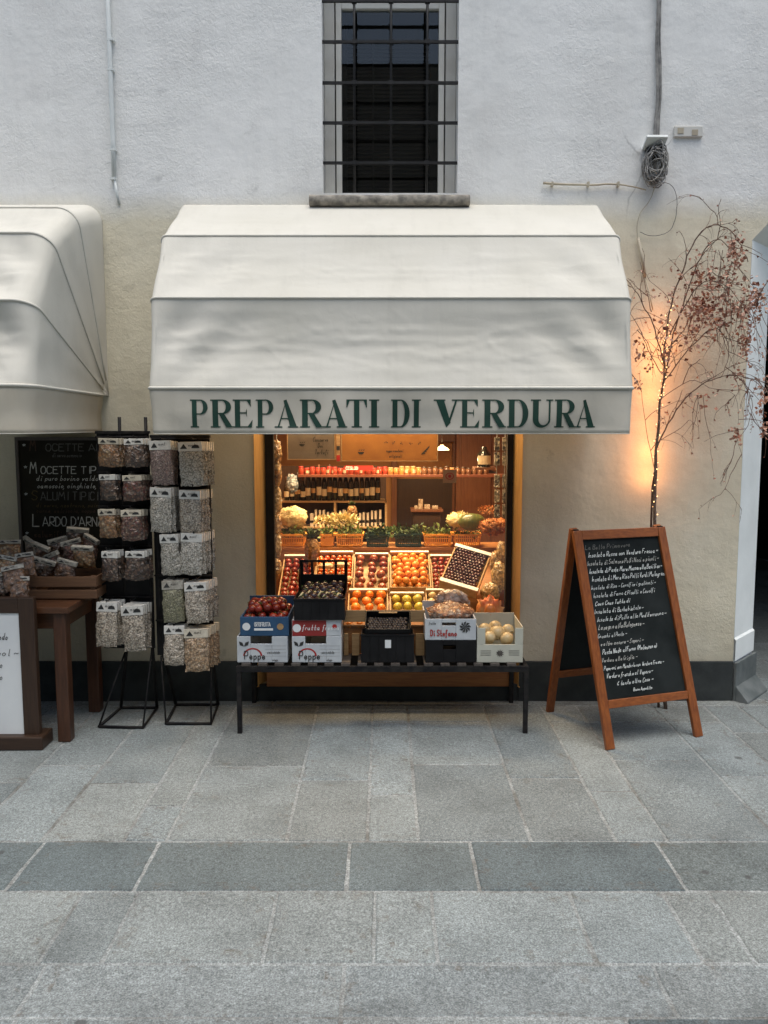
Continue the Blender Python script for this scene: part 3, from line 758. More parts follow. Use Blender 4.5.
# serif lettering, condensed bold roman capitals drawn as polygons in a unit box
def arcpts(cx, cy, rx, ry, a0, a1, n=14): return [(cx+rx*math.cos(a0+(a1-a0)*k/n), cy+ry*math.sin(a0+(a1-a0)*k/n)) for k in range(n+1)]
def glyph(ch):
    """list of quads (4 points) in box 0..1 x 0..1; stem width .26"""
    q = []; S_ = .26; sf = .045
    def rect(a, b, c, d): q.append([(a, c), (b, c), (b, d), (a, d)])
    def stem(x, w=S_, lo=0, hi=1, ser=.10, l=True, r=True):
        rect(x, x+w, lo, hi)
        for yy in (lo, hi-sf): rect(x-(ser if l else 0), x+w+(ser if r else 0), yy, yy+sf)
    def ring(cx, cy, rx, ry, ix, iy, a0, a1, icx=None, n=14):
        o = arcpts(cx, cy, rx, ry, a0, a1, n); i = arcpts(cx if icx is None else icx, cy, ix, iy, a0, a1, n)
        for k in range(n): q.append([o[k], o[k+1], i[k+1], i[k]])
    if ch in 'PR':
        stem(.10, ser=.10)
        top, bot = 1.0, (.46 if ch == 'P' else .48); cy = (top+bot)/2; ry = (top-bot)/2
        rect(.36, .55, top-sf, top); rect(.36, .55, bot, bot+sf)
        ring(.55, cy, .42, ry, .17, ry-sf, -math.pi/2, math.pi/2)
        if ch == 'R':
            q.append([(.40, .48), (.64, .50), (1.0, .04), (.74, .0)]); rect(.72, 1.06, 0, sf)
    if ch == 'D':
        stem(.08, ser=.08); rect(.34, .50, 1-sf, 1); rect(.34, .50, 0, sf)
        ring(.50, .5, .48, .5, .22, .5-sf, -math.pi/2, math.pi/2, n=20)
    if ch == 'E':
        stem(.10, ser=.10); rect(.36, .90, 1-sf, 1); rect(.36, .94, 0, sf); rect(.36, .66, .50, .50+sf)
        q.append([(.90, 1), (.84, 1), (.70, .955), (.90, .74)]); q.append([(.98, .28), (.94, 0), (.86, 0), (.74, .045)]); q.append([(.70, .37), (.70, .68), (.66, .60), (.66, .45)])
    if ch == 'T':
        stem(.37, S_, ser=.12); rect(.0, .37, 1-sf, 1); rect(.63, 1, 1-sf, 1)
        q.append([(0, 1), (.0, .72), (.04, .72), (.16, .97)]); q.append([(1, 1), (1, .72), (.96, .72), (.84, .97)])
    if ch == 'I': stem(.24, .50, ser=.2)
    if ch == 'A':
        q.append([(.38, .96), (.52, 1), (1.0, .03), (.68, .03)]); q.append([(.50, .92), (.44, .82), (.10, .03), (.18, .03)])
        q.append([(.25, .30), (.25, .34), (.66, .34), (.66, .30)]); rect(-.04, .32, 0, sf); rect(.58, 1.06, 0, sf)
    if ch == 'V':
        q.append([(.06, .97), (.38, .97), (.66, .18), (.48, 0)]); q.append([(.84, .97), (.92, .97), (.62, .15), (.48, .0)])
        rect(-.04, .44, 1-sf, 1); rect(.70, 1.04, 1-sf, 1)
    if ch == 'U':
        rect(.10, .36, .30, 1); rect(.0, .46, 1-sf, 1); rect(.82, .90, .30, 1); rect(.70, 1.02, 1-sf, 1)
        o = arcpts(.50, .30, .40, .31, math.pi, 2*math.pi, 16); i = arcpts(.59, .30, .23, .22, math.pi, 2*math.pi, 16)
        for k in range(16): q.append([o[k], o[k+1], i[k+1], i[k]])
    return q
LET = [('P', 190.5, 208.5), ('R', 210.5, 232), ('E', 233, 253), ('P', 256, 274), ('A', 275.5, 297), ('R', 300, 322), ('A', 324, 346), ('T', 346.5, 367), ('I', 368.5, 380),
       ('D', 391, 410), ('I', 411.5, 421.5), ('V', 434.5, 459), ('E', 460, 479.5), ('R', 482, 504.5), ('D', 507, 528.5), ('U', 530.5, 552.5), ('R', 554.5, 575), ('A', 575.5, 594.5)]
def s_for_x(x):    # front run of the last hoop
    c = .03; return .36+.28*(x-(xl+c))/(xr-xl-2*c)
Ktop = prof[-1][1]
for n_, (ch, a, b) in enumerate(LET):
    zlo, zhi = PZ(427.5, -.81), PZ(399.5, -.81)
    x0_, x1_ = P(a, 415, -.81).x, P(b, 415, -.81).x
    mb = MB(); mb.smooth = True
    for j, qd in enumerate(glyph(ch)):
        N = 5 if len(glyph(ch)) < 9 or j < 1 else 2
        A_, B_, C_, D_ = [Vector((p[0], p[1], 0)) for p in qd]
        def fn(u, v):
            p = A_.lerp(B_, u).lerp(D_.lerp(C_, u), v)
            x = x0_+(x1_-x0_)*p.x; z = zlo+(zhi-zlo)*p.y; t = (Ktop-z)/(Ktop-vzb)
            w = val(s_for_x(x), max(0, t))
            return Vector((x, w.y-.0035-j*.00012, z))
        mb.grid(fn, N, N)
    mb.build('letter', 'green', vobj)

# ================================================================== LEFT SIDE
# ---- conduit
mb = MB(); x = P(109, 0, -.02).x
mb.tube([(x-.01, -.02, 5.2), (P(110, 60, -.02).x, -.02, PZ(60, -.02)), (P(113, 140, -.02).x, -.02, PZ(140, -.02)), (P(114, 180, -.02).x, -.02, PZ(180, -.02))], .013, 10)
mb.tube([(P(114.5, 178, -.02).x, -.02, PZ(178, -.02)), (P(117, 195, -.02).x, -.02, PZ(195, -.02)), (P(119, 204, -.01).x, -.005, PZ(204, -.01))], .008, 8)
for py in (40, 70, 150, 179): mb.obox(P(111 if py < 100 else 113.5, py, -.018), (1, 0, 0), (0, 1, 0), (0, 0, 1), .034, .03, .012)
tag(mb.build('conduit_pipe', 'whitepipe', org=(x, -.02, 3.1)), 'thin white conduit pipe running down the upper wall at left', 'pipe')
# ---- wall chalkboard
TZ = .765
cbY = -.09
x0, x1 = P(18, 500, cbY).x, P(18, 500, cbY).x+.74
zt = PZ(437, cbY)
wb = empty('wall_chalkboard', ((x0+x1)/2, cbY, TZ), 'black chalkboard lettered MOCETTE TIPICHE against the wall behind the snack crate', 'chalkboard')
mb = MB()
mb.box(x0, x0+.02, cbY-.012, cbY+.02, TZ+.0005, zt); mb.box(x1-.02, x1, cbY-.012, cbY+.02, TZ+.0005, zt); mb.box(x0+.02, x1-.02, cbY-.012, cbY+.02, zt-.02, zt); mb.box(x0+.02, x1-.02, cbY-.012, cbY+.02, TZ+.0005, TZ+.02)
mb.build('frame', 'greywood', wb, bevel=.002)
mb = MB(); mb.box(x0+.02, x1-.02, cbY-.002, cbY+.012, TZ+.02, zt-.02); mb.build('panel', 'slate2', wb)
cy_ = cbY-.003
def line(px, py, txt, hpx, m, w, parent, asp=.62, slant=.05, wpx=None, Y=cy_, seed=1):
    p0 = P(px, py, Y); h = PZ(py-hpx, Y)-PZ(py, Y)
    if wpx: asp = asp*(P(px+wpx, py, Y).x-p0.x)/text_width(txt, h, asp)
    mb = MB(); stroke_text(mb, txt, p0, (1, 0, 0), (0, 0, 1), h, w, asp, slant, seed=seed)
    return mb.build('lettering', m, parent)
line(30, 451, 'M', 11, 'chalkbrown', .006, wb); line(46, 451, 'OCETTE ARNAD', 7, 'chalkdim', .005, wb, wpx=78)
line(52, 457, 'di cervo camoscio', 4, 'chalkdim', .003, wb, slant=.3)
line(30, 473.5, 'M', 11, 'chalkmid', .006, wb, wpx=8); line(41, 473.5, 'OCETTE TIPICHE', 7, 'chalkmid', .005, wb, wpx=78)
line(36, 480.5, 'di puro bovino valdostano', 5, 'chalkmid', .0032, wb, slant=.3, wpx=80); line(37, 488, 'camoscio, cinghiale, capra', 5, 'chalkmid', .0032, wb, slant=.3, wpx=78)
line(32, 500, 'S', 9, 'chalkyel', .005, wb, wpx=7); line(41, 500, 'ALUMI TIPICI', 8, 'chalkdim', .005, wb, wpx=58)
line(36, 507, 'di cervo, nostrano, suino', 4, 'chalkyel', .003, wb, slant=.3, wpx=66); line(36, 512.5, 'carne, salsiccia, coppa', 4, 'chalkbrown', .003, wb, slant=.3, wpx=60)
line(33, 526.5, 'L', 12, 'chalkmid', .006, wb, wpx=8); line(43, 526, "ARDO D'ARNAD", 9, 'chalkmid', .005, wb, wpx=68)
line(34, 537, 'salumificio tipico', 6, 'chalkbrown', .004, wb, wpx=60)
mb = MB()
for px, py in ((24, 445), (25.5, 467), (26, 494), (27, 533)):
    c = P(px, py, cy_-.002)
    for k in range(5):
        a = k*1.256; mb.quad(c, c+Vector((math.cos(a)*.008, -.0003*k, math.sin(a)*.006)), c+Vector((math.cos(a+.4)*.012, -.0003*k, math.sin(a+.4)*.009)), c+Vector((math.cos(a+.8)*.007, -.0003*k, math.sin(a+.8)*.006)))
mb.build('chalk_flower', 'chalk', wb)

# ---- table
tx1 = P(68, 607, -.72).x; tY0, tY1 = -.72, -.13; tx0 = tx1-1.35
tb = empty('display_table', ((tx0+tx1)/2, (tY0+tY1)/2, 0), 'reddish brown wooden table with square legs standing under the left awning', 'table')
mb = MB()
for k in range(4):
    ya = tY0+(tY1-tY0)*k/4; mb.box(tx0, tx1, ya+.001, ya+(tY1-tY0)/4-.001, TZ-.035, TZ)
mb.build('tabletop', 'tablewoodh', tb, bevel=.004)
mb = MB(); mb.box(tx0+.05, tx1-.05, tY0+.05, tY0+.07, TZ-.13, TZ-.036); mb.box(tx0+.05, tx1-.05, tY1-.07, tY1-.05, TZ-.13, TZ-.036); mb.box(tx1-.07, tx1-.05, tY0+.07, tY1-.07, TZ-.13, TZ-.036); mb.box(tx0+.05, tx0+.07, tY0+.07, tY1-.07, TZ-.13, TZ-.036)
mb.build('apron', 'tablewoodh', tb, bevel=.002)
for xx in (tx0+.02, tx1-.095):
    for yy in (tY0+.02, tY1-.095):
        mb = MB(); mb.box(xx, xx+.07, yy, yy+.07, 0, TZ-.036); mb.build('leg', 'tablewood', tb, bevel=.005)

# ---- bags
SPK = {
 'pale': speckle('pale_grain_mix', [(.62, .53, .42), (.50, .41, .31), (.68, .61, .5), (.26, .2, .14)], 130),
 'rose': speckle('rosy_grain_mix', [(.34, .24, .21), (.27, .17, .15), (.38, .30, .25)], 150),
 'cream': speckle('cream_grain_mix', [(.66, .61, .52), (.58, .52, .43), (.70, .66, .58), (.3, .27, .2)], 140),
 'tan': speckle('tan_pasta', [(.50, .34, .20), (.44, .27, .14), (.58, .43, .28)], 90),
 'green': speckle('olive_grain', [(.26, .25, .14), (.32, .30, .18), (.22, .20, .12)], 150),
 'dark': speckle('dark_dried_mushroom', [(.075, .034, .02), (.14, .075, .042), (.025, .015, .01), (.27, .18, .12)], 70),
 'red': speckle('dried_berries', [(.13, .025, .016), (.19, .09, .05), (.06, .018, .012), (.28, .19, .13)], 75),
 'nut': speckle('golden_nuts', [(.34, .17, .06), (.24, .11, .04), (.42, .30, .17)], 70),
 'brown': speckle('brown_biscuits', [(.17, .075, .032), (.22, .11, .05), (.11, .05, .026)], 45)}
def bag_proto(kind, w, h, d=.028):
    """header card on top, film bag hanging below; hung from z=0 downwards"""
    e = empty('snack_bag', (0, 0, 0), 'bag', 'snack bag')
    ch = h*(.205 if d < .04 else .17)
    mb = MB()
    def f(sg):
        def fn(u, v):
            x = (u-.5)*w*(1-.06*math.sin(v*9)*.3); z = -ch*.85-(h-ch*.85)*v
            e_ = max(0, math.sin(math.pi*u))**.5*max(0, math.sin(math.pi*min(1, v*1.02)))**.4
            return Vector((x+.004*noise.noise(Vector((v*6, sg, w*50)))*(u-.5)*4, sg*d*.5*e_*(1+.45*noise.noise(Vector((u*4, v*4, sg+h*30)))+.5*(abs(noise.noise(Vector((u*7+3, v*6, sg+w*20)))))), z+.003*math.sin(u*9)*(v > .95)))
        return fn
    mb.grid(f(-1), 16, 16); mb.grid(f(1), 16, 16)
    mb.build('bag', SPK[kind], e)
    mb = MB(); mb.box(-w/2, w/2, -d*.22-.002, d*.22, -ch, 0)
    mb.cur = 1; y = -d*.22-.0035
    mb.poly([(-w*.42, y, -ch*.75), (-w*.12, y, -ch*.75), (-w*.26, y, -ch*.2)])
    if random.random() < .6: mb.poly([(w*.05, y, -ch*.7), (w*.4, y, -ch*.72), (w*.36, y, -ch*.4), (w*.22, y, -ch*.3), (w*.1, y, -ch*.45)])
    stroke_text(mb, 'mont', (-w*.08, y+.001, -ch*.5), (1, 0, 0), (0, 0, 1), ch*.35, .0016, .7)
    mb.build('header_card', [{'nut': 'card_cream', 'red': 'card_cream', 'tan': 'card_cream', 'brown': 'card_dim', 'green': 'card_dim'}.get(kind, 'card') if d < .04 else 'card_dim', 'ink'], e, bevel=.001)
    return e
ORD = ['first', 'second', 'third', 'fourth', 'fifth', 'sixth', 'seventh', 'eighth']
bagp = {}
CONT = {'pale': 'pale grain mix', 'rose': 'rosy grains', 'cream': 'cream grains', 'tan': 'tan pasta', 'green': 'olive green grains', 'dark': 'dark dried mushrooms', 'red': 'dried red berries', 'nut': 'golden nuts', 'brown': 'brown biscuits'}
def hang(kind, size, Xpx, topy, Y, n, rackname, row_, colname, step=.03, gx=.0045):
    key = (kind, size)
    w, h = size
    for k in range(n):
        loc = P(Xpx, topy, Y); loc = Vector((loc.x+k*gx+random.uniform(-.002, .002), Y+k*step, loc.z-random.uniform(0, .006)-k*.001))
        pos = 'foremost' if k == 0 else ORD[k]+' from front'
        lab = f'{CONT[kind]} bag, {rackname} rack, {ORD[row_]} row, {colname} stack, {pos}'
        rot = (random.uniform(-.05, .05), random.uniform(-.05, .05), random.uniform(-.16, .12))
        if key not in bagp: bagp[key] = bag_proto(kind, w, h); proto_dup(bagp[key], True, loc, rot, lab, 'bags hanging on the wire racks')
        else: copy_tree(bagp[key], loc, rot, lab, 'bags hanging on the wire racks')
def rack(label, pxl, pxr, ytop, Y, base, baseback, rows, xposts, backz, posts_top):
    c0 = G(*base[0]); c1 = G(*base[1]); c2 = G(*baseback[1]); c3 = G(*baseback[0])
    e = empty('wire_rack', ((c0.x+c1.x)/2, Y, 0), label, 'display rack', 'black racks of hanging bags')
    mb = MB(); r = .009
    mb.tube([c0+Vector((0, 0, r)), c1+Vector((0, 0, r)), c2+Vector((0, 0, r)), c3+Vector((0, 0, r)), c0+Vector((0, 0, r))], r, 8)
    mb.build('base', 'iron', e)
    Yb = Y+.14
    for px in xposts:
        X = P(px, 500, Yb).x; mb = MB()
        bb = c3 if px == xposts[0] else c2
        mb.tube([(bb.x, bb.y, .01), (X, Yb, .45), (X, Yb, PZ(posts_top, Yb))], .010, 8); mb.build('post', 'iron', e)
        mb = MB(); ff = c0 if px == xposts[0] else c1
        mb.tube([(ff.x, ff.y, .01), (X, Yb-.012, PZ(backz, Yb))], .006, 6); mb.build('brace', 'iron', e)
    X0, X1 = P(pxl, 500, Yb).x, P(pxr, 500, Yb).x
    mb = MB(); mb.box(X0, X1, Yb-.006, Yb+.004, PZ(backz, Yb), PZ(ytop, Yb)); mb.build('back_panel', 'blackplastic', e, bevel=.002)
    mb = MB(); mb.box(X0-.004, X1+.004, Yb-.016, Yb+.012, PZ(ytop, Yb)-.004, PZ(ytop, Yb)+.012); mb.build('top_bar', 'iron', e)
    for yy, xs in rows:
        z = PZ(yy, Y)+.004
        mb = MB(); mb.tube([(X0, Yb-.02, z), (X1, Yb-.02, z)], .006, 6)
        for px in xs:
            X = P(px, yy, Y).x
            mb.tube([(X, Yb-.02, z), (X, Y-.01, z+.002), (X, Y-.014, z+.012)], .0035, 5)
        mb.build('hook_bar', 'iron', e)
    return e
R1 = [(438, [109, 134]), (474.5, [108, 132]), (509, [108, 131]), (550, [107, 131]), (602, [107, 131])]
rack('left black rack, with small bags above and large pale ones lowest', 99, 151, 433, -.50, [(99, 728), (143, 729)], [(121, 709), (157, 709)], R1, (122, 148), 648, 417)
R2 = [(440, [161, 192]), (487, [161, 193]), (534, [170, 194]), (580, [174, 197]), (626, [174, 198])]
rack('right of the two black racks, hung with large pale grain bags beside the shop window', 153, 211, 437, -.50, [(166, 725), (211, 725)], [(176, 706), (218, 706)], R2, (157, 208), 655, 436)
sm_ = (.125, .165); md_ = (.15, .25); lg = (.155, .255)
pxm = 4.62/820
def S(wp, hp): return (round(wp*pxm, 3), round(hp*pxm, 3))
hang('nut', S(20, 28), 109, 438, -.5, 4, 'left', 0, 'left'); hang('dark', S(20, 28), 134, 438, -.5, 4, 'left', 0, 'right')
hang('dark', S(17, 26), 107, 474.5, -.5, 3, 'left', 1, 'left'); hang('red', S(19, 26), 132, 474.5, -.5, 5, 'left', 1, 'right', gx=.007)
hang('nut', S(17, 29), 106, 509, -.5, 3, 'left', 2, 'left'); hang('red', S(20, 31), 131, 509, -.5, 4, 'left', 2, 'right')
hang('dark', S(17, 30), 110, 551, -.5, 3, 'left', 3, 'left'); hang('dark', S(19, 30), 135, 551, -.5, 4, 'left', 3, 'right')
hang('pale', S(21, 46), 107, 602, -.5, 4, 'left', 4, 'left'); hang('pale', S(22, 48), 132, 605, -.5, 6, 'left', 4, 'right')
hang('rose', S(22, 44), 160, 440, -.5, 4, 'right', 0, 'left'); hang('cream', S(24, 44), 190, 441, -.5, 7, 'right', 0, 'right')
hang('cream', S(22, 45), 161, 487, -.5, 4, 'right', 1, 'left'); hang('pale', S(22, 43), 190, 490, -.5, 7, 'right', 1, 'right')
hang('cream', S(19, 42), 169, 534, -.5, 4, 'right', 2, 'left'); hang('cream', S(22, 42), 192, 533, -.5, 7, 'right', 2, 'right')
hang('green', S(21, 43), 172, 580, -.5, 4, 'right', 3, 'left'); hang('pale', S(22, 42), 195, 582, -.5, 7, 'right', 3, 'right')
hang('pale', S(20, 41), 174, 625, -.5, 3, 'right', 4, 'left'); hang('tan', S(24, 44), 196, 628, -.5, 7, 'right', 4, 'right')

# ---- wooden crate on the table, filled with bags
cx0, cx1 = P(30, 590, -.52).x, P(97, 590, -.52).x; cz = PZ(576, -.52)
cr = empty('wooden_crate', ((cx0+cx1)/2, -.4, TZ), 'brown slatted wooden crate of snack bags standing on the table', 'crate')
mb = MB(); z0_ = TZ+.001; hh = (cz-z0_)
for (a, b) in ((.06, .42), (.55, .98)):
    mb.box(cx0, cx1, -.53, -.518, z0_+hh*a, z0_+hh*b); mb.box(cx0, cx1, -.272, -.26, z0_+hh*a, z0_+hh*b)
    mb.box(cx0, cx0+.012, -.517, -.273, z0_+hh*a, z0_+hh*b); mb.box(cx1-.012, cx1, -.517, -.273, z0_+hh*a, z0_+hh*b)
mb.build('slat_side', 'cratewood', cr, bevel=.002)
for xx in (cx0+.013, cx1-.035):
    for yy in (-.517, -.295):
        mb = MB(); mb.box(xx, xx+.022, yy, yy+.022, z0_, z0_+hh); mb.build('corner_post', 'cratewood', cr)
mb = MB(); mb.box(cx0+.013, cx1-.013, -.517, -.273, z0_, z0_+.008); mb.build('crate_floor', 'cratewood', cr)
def lying_bag(kind, w, h, loc, rot, label, key):
    k = (kind, w, h, 'L')
    if k not in bagp:
        bagp[k] = bag_proto(kind, w, h, .05); proto_dup(bagp[k], True, loc, rot, label, 'bags heaped on the table')
    else: copy_tree(bagp[k], loc, rot, label, 'bags heaped on the table')
DESC = ['upright at the left end', 'leaning back near the left end', 'in the middle of the front row', 'right of the middle', 'at the right end', 'peeking up at the back left', 'peeking up at the back middle', 'peeking up at the back right', 'deepest at the back right corner', 'wedged between the rows']
spec = [(41, 548, -.42, 'brown', 20), (44, 562, -.50, 'dark', 24), (58, 541, -.36, 'dark', 22), (50, 556, -.46, 'red', 18), (68, 563, -.50, 'brown', 20), (82, 549, -.50, 'nut', 22), (92, 540, -.38, 'red', 20), (78, 531, -.34, 'dark', 22), (30, 543, -.36, 'brown', 20), (70, 543, -.42, 'red', 20)]
for i, (px, py, Y, kd, wp) in enumerate(spec):
    w, h = S(wp, 30)
    lying_bag(kd, w, h*.86, P(px, py-3, Y+.02), (random.uniform(.1, .6), random.uniform(-.45, .45), random.uniform(-.6, .6)), f'bag of {CONT[kd]} in the wooden crate, {DESC[i]}', i)
spec = [(9, 541, -.45, 'nut', 26, 'at the back against the wall board'), (6, 556, -.62, 'nut', 24, 'in the middle of the heap'), (12, 566, -.66, 'brown', 24, 'sliding down the right side'), (24, 553, -.55, 'brown', 20, 'between the heap and the crate'), (0, 572, -.68, 'dark', 24, 'at the front left'), (20, 577, -.68, 'brown', 20, 'lowest at the front right')]
for i, (px, py, Y, kd, wp, dd) in enumerate(spec):
    w, h = S(wp*.85, 25)
    lying_bag(kd, w, h, P(px, py, Y), (random.uniform(-.75, -.1), random.uniform(-.3, .3), random.uniform(-.3, .5)), f'bag of {CONT[kd]} in the table heap, {dd}', i)

# ---- white menu board standing in front
my = G(20, 748).y+.02
mx1 = PX(38, my, .45); mzt = PZ(597, my)
mbd = empty('white_menu_board', (mx1-.35, my, 0), 'white sheet menu in a dark wooden frame on a low foot at far left', 'menu board')
mb = MB(); mxL = mx1-.72
mb.box(mx1-.085, mx1, my-.02, my+.02, .06, mzt); mb.build('side_frame', 'darkwood', mbd, bevel=.004)
mb = MB(); mb.box(mxL, mxL+.085, my-.02, my+.02, .06, mzt); mb.build('side_frame', 'darkwood', mbd, bevel=.004)
mb = MB(); mb.box(mxL+.085, mx1-.085, my-.02, my+.02, mzt-.085, mzt); mb.build('top_rail', 'darkwoodh', mbd, bevel=.004)
mb = MB(); mb.box(mxL-.03, mx1+.03, my-.06, my+.09, 0, .075); mb.build('foot', 'darkwoodh', mbd, bevel=.008)
shx = PX(23.5, my-.012, .45)
mb = MB(); mb.box(mxL+.06, shx+.002, my-.012, my-.004, .076, mzt-.075); mb.build('sheet', 'paper', mbd)
mb = MB(); mb.box(mxL+.05, mx1-.05, my-.004, my+.006, .076, mzt-.05); mb.build('backing', 'darkwood', mbd)
mb = MB()
for (px, py, t) in ((-5, 639, 'ando'), (-4, 655, 'eol ~'), (-14, 667, 'fresco'), (-14, 679, 'misto')):
    wpx = {'ando': 13, 'eol ~': 24, 'fresco': 17, 'misto': 17}[t]
    h = .036; asp = .6*(wpx*4.25/820)/text_width(t, h, .6)
    stroke_text(mb, t, (PX(px, my-.0135, PZ(py, my)), my-.0125, PZ(py, my)), (1, 0, 0), (0, 0, 1), h, .003, asp, .25, seed=5)
mb.build('handwriting', 'pencil', mbd)

# ================================================================== A-FRAME MENU BOARD
FL = G(606, 750); FR = G(702, 736); BL = G(546, 712)
BR = FR+(BL-FL)
def at_z(p, q, z): return p+(q-p)*(z-p.z)/(q.z-p.z)
TLm = (FL+BL)/2; TL = P(572, 531, TLm.y-.08); TR = P(664, 526, (FR.y+BR.y)/2-.1)
TR.z = TL.z
afr = empty('a_frame_chalkboard', ((FL.x+BR.x)/2, (FL.y+BR.y)/2, 0), 'orange wooden A-frame chalkboard menu standing on the paving at right', 'chalkboard')
ux = (TR-TL).normalized()
nF = (TR-TL).cross(TL-FL).normalized()
if nF.y > 0: nF = -nF
def bar(mb, a, b, w, d, n):
    ax = (b-a).normalized(); sd = ax.cross(n).normalized(); mb.obox((a+b)/2, sd, n, ax, w, d, (b-a).length)
lw, ld = .052, .026
def inset(p, q, k): return p+(q-p).normalized()*k
fl, frr = inset(FL, FR, lw/2), inset(FR, FL, lw/2); tl, tr = inset(TL, TR, lw/2), inset(TR, TL, lw/2)
for a, b in ((fl, tl), (frr, tr)):
    mb = MB(); bar(mb, a, b, lw, ld, nF); mb.build('leg', 'aframe', afr, bevel=.004)
mb = MB(); dn = (fl-tl).normalized()
k = lw/2
bar(mb, tl+dn*k+ux*k, tr+dn*k-ux*k, lw, ld*.94, nF)
mb.build('top_rail', 'aframeh', afr, bevel=.003)
dl = (fl-tl); dr = (frr-tr); fz = .80
bl_, br_ = tl+dl*fz, tr+dr*fz; uxb = (br_-bl_).normalized()
mb = MB(); bar(mb, bl_+uxb*k, br_-uxb*k, .045, ld*.94, nF); mb.build('bottom_rail', 'aframeh', afr, bevel=.003)
mb = MB()
q = [tl+dn*lw+ux*k*.9, tr+dn*lw-ux*k*.9, br_-uxb*k*.9, bl_+uxb*k*.9]
mb.poly([p-nF*.002 for p in q]); mb.poly([p+nF*-.008 for p in q][::-1])
for i in range(4): mb.poly([q[i]-nF*.002, q[i]-nF*.008, q[(i+1) % 4]-nF*.008, q[(i+1) % 4]-nF*.002])
mb.build('slate_panel', 'slate', afr)
# rear leaf
nB = (TR-TL).cross(TL-BL).normalized()
if nB.y < 0: nB = -nB
bl2, br2 = inset(BL, BR, lw/2), inset(BR, BL, lw/2); off = nB*.028
for a, b in ((bl2, tl), (br2, tr)):
    mb = MB(); bar(mb, a, b+off, lw*.9, ld, nB); mb.build('rear_leg', 'aframe', afr, bevel=.004)
d1 = (bl2-tl-off); d2 = (br2-tr-off)
A1, A2 = tl+off+d1*.78, tr+off+d2*.78; mb = MB(); bar(mb, A1, A2, .045, ld*.9, nB); mb.build('rear_rail', 'aframeh', afr, bevel=.003); mb = MB(); bar(mb, tl+off+d1*.04, tr+off+d2*.04, .05, ld*.9, nB); mb.build('rear_rail', 'aframeh', afr, bevel=.003)
mb = MB(); qq = [tl+off+d1*.05, tr+off+d2*.05, A2, A1]; mb.poly(qq); mb.poly([p+nB*.006 for p in qq][::-1]); mb.build('rear_panel', 'slate', afr)
mb = MB()
for p in (tl, tr): mb.obox(p+Vector((0, .015, .004)), ux, (0, 1, 0), (0, 0, 1), .03, .05, .006)
mb.build('hinge', 'iron', afr)
# chalk lines
LN = [('La Bella Primavera', 'chalkdim', .62), ('Insalata Russa con Verdura Fresca ~', 'chalk', .9), ('Insalata di Salmone Polli Noci e pinoli ~', 'chalkmid', .93), ('Insalata di Pasta Mare Mozzarella Basilico ~', 'chalk', .97),
      ('Insalata di Mare Riso Polli Verdi Melograno -', 'chalk', .98), ('Insalata di Riso ~ Cavolfiori gratinati ~', 'chalk', .97), ('Insalata di Farro & Piselli e Cavolfi', 'chalk', .88), ('Cous Cous Tutto di', 'chalk', .52),
      ('Insalata di Barbabietole ~', 'chalk', .66), ('Insalata di Pollo alla Mediterranea ~', 'chalk', .93), ('Lasagne alla Bolognese -', 'chalkmid', .56), ('Gnocchi al Pesto ~', 'chalk', .42), ('e altro ancora ~ Sapori ~', 'chalkmid', .62),
      ('Pasta Nuda al Forno (Melanzane)', 'chalk', .68), ('Verdure alla Griglia ~', 'chalkmid', .5), ('Peperoni con Mandorle con Verdura Fresca ~', 'chalk', .88), ('Verdure fresche al Vapore ~', 'chalk', .6), ('& tante altre Cose ~', 'chalk', .5)]
q0, q1, q3 = q[0], q[1], q[3]
down = (q3-q0); n_l = len(LN)
for i, (t, m, fr_) in enumerate(LN):
    f = .062+.835*i/(n_l-1)
    L0 = q0+down*f; Rr = q1+(q[2]-q1)*(f-.012); wv = Rr-L0; u_ = wv.normalized(); W_ = wv.length
    up = -dn; hgt = .024; wd = .0026
    asp = .55*(W_*fr_*.96)/text_width(t, hgt, .55)
    x_off = (.03+.015*math.sin(i*2.1)+(.14 if i == n_l-1 else 0))*W_
    mb = MB(); stroke_text(mb, t, L0+u_*x_off, u_, up, hgt*random.uniform(.88, 1.08), wd*random.uniform(.75, 1.15), asp, random.uniform(.3, .5), .085, n=nF, seed=i*3, lift=-.0008)
    mb.build('chalk_line', m, afr)
mb = MB(); stroke_text(mb, 'Buon Appetito', q0+down*.938+ux*.18, uxb, -dn, .017, .0026, .75, .3, .05, n=nF, lift=-.0008); mb.build('chalk_line', 'chalk', afr)
mb = MB(); mb.tube([A1.lerp(A2, .5)+Vector((0, -.01, .02)), Vector((afr.location.x, -.45, .02)), bl_.lerp(br_, .5)+Vector((0, .02, -.02))], .003, 5)

# ================================================================== DRIED TREE WITH LIGHTS
ty = -.16
tree = empty('dried_tree', (G(657, 700).x, ty, 0), 'slender dried tree with rust brown leaves wound with warm lights against the wall', 'tree')
def PL(l): return [P(a, b, ty+(c if len(t) > 2 else 0)) for t in l for a, b, c in [(t[0], t[1], t[2] if len(t) > 2 else 0)]]
br = MB()
def smoothpath(pts, n=4, jit=.004):
    out = []
    for i in range(len(pts)-1):
        p0 = pts[max(0, i-1)]; p1 = pts[i]; p2 = pts[i+1]; p3 = pts[min(len(pts)-1, i+2)]
        for k in range(n):
            t = k/n; q_ = .5*((2*p1)+(p2-p0)*t+(2*p0-5*p1+4*p2-p3)*t*t+(3*p1-p0-3*p2+p3)*t**3)
            out.append(q_+Vector((random.uniform(-jit, jit), random.uniform(-jit, jit), random.uniform(-jit, jit))))
    out.append(pts[-1]); return out
trunk = smoothpath([Vector((G(657, 700).x, ty, 0))]+PL([(656, 610), (655, 522), (655, 475), (658, 430), (661, 395)]))
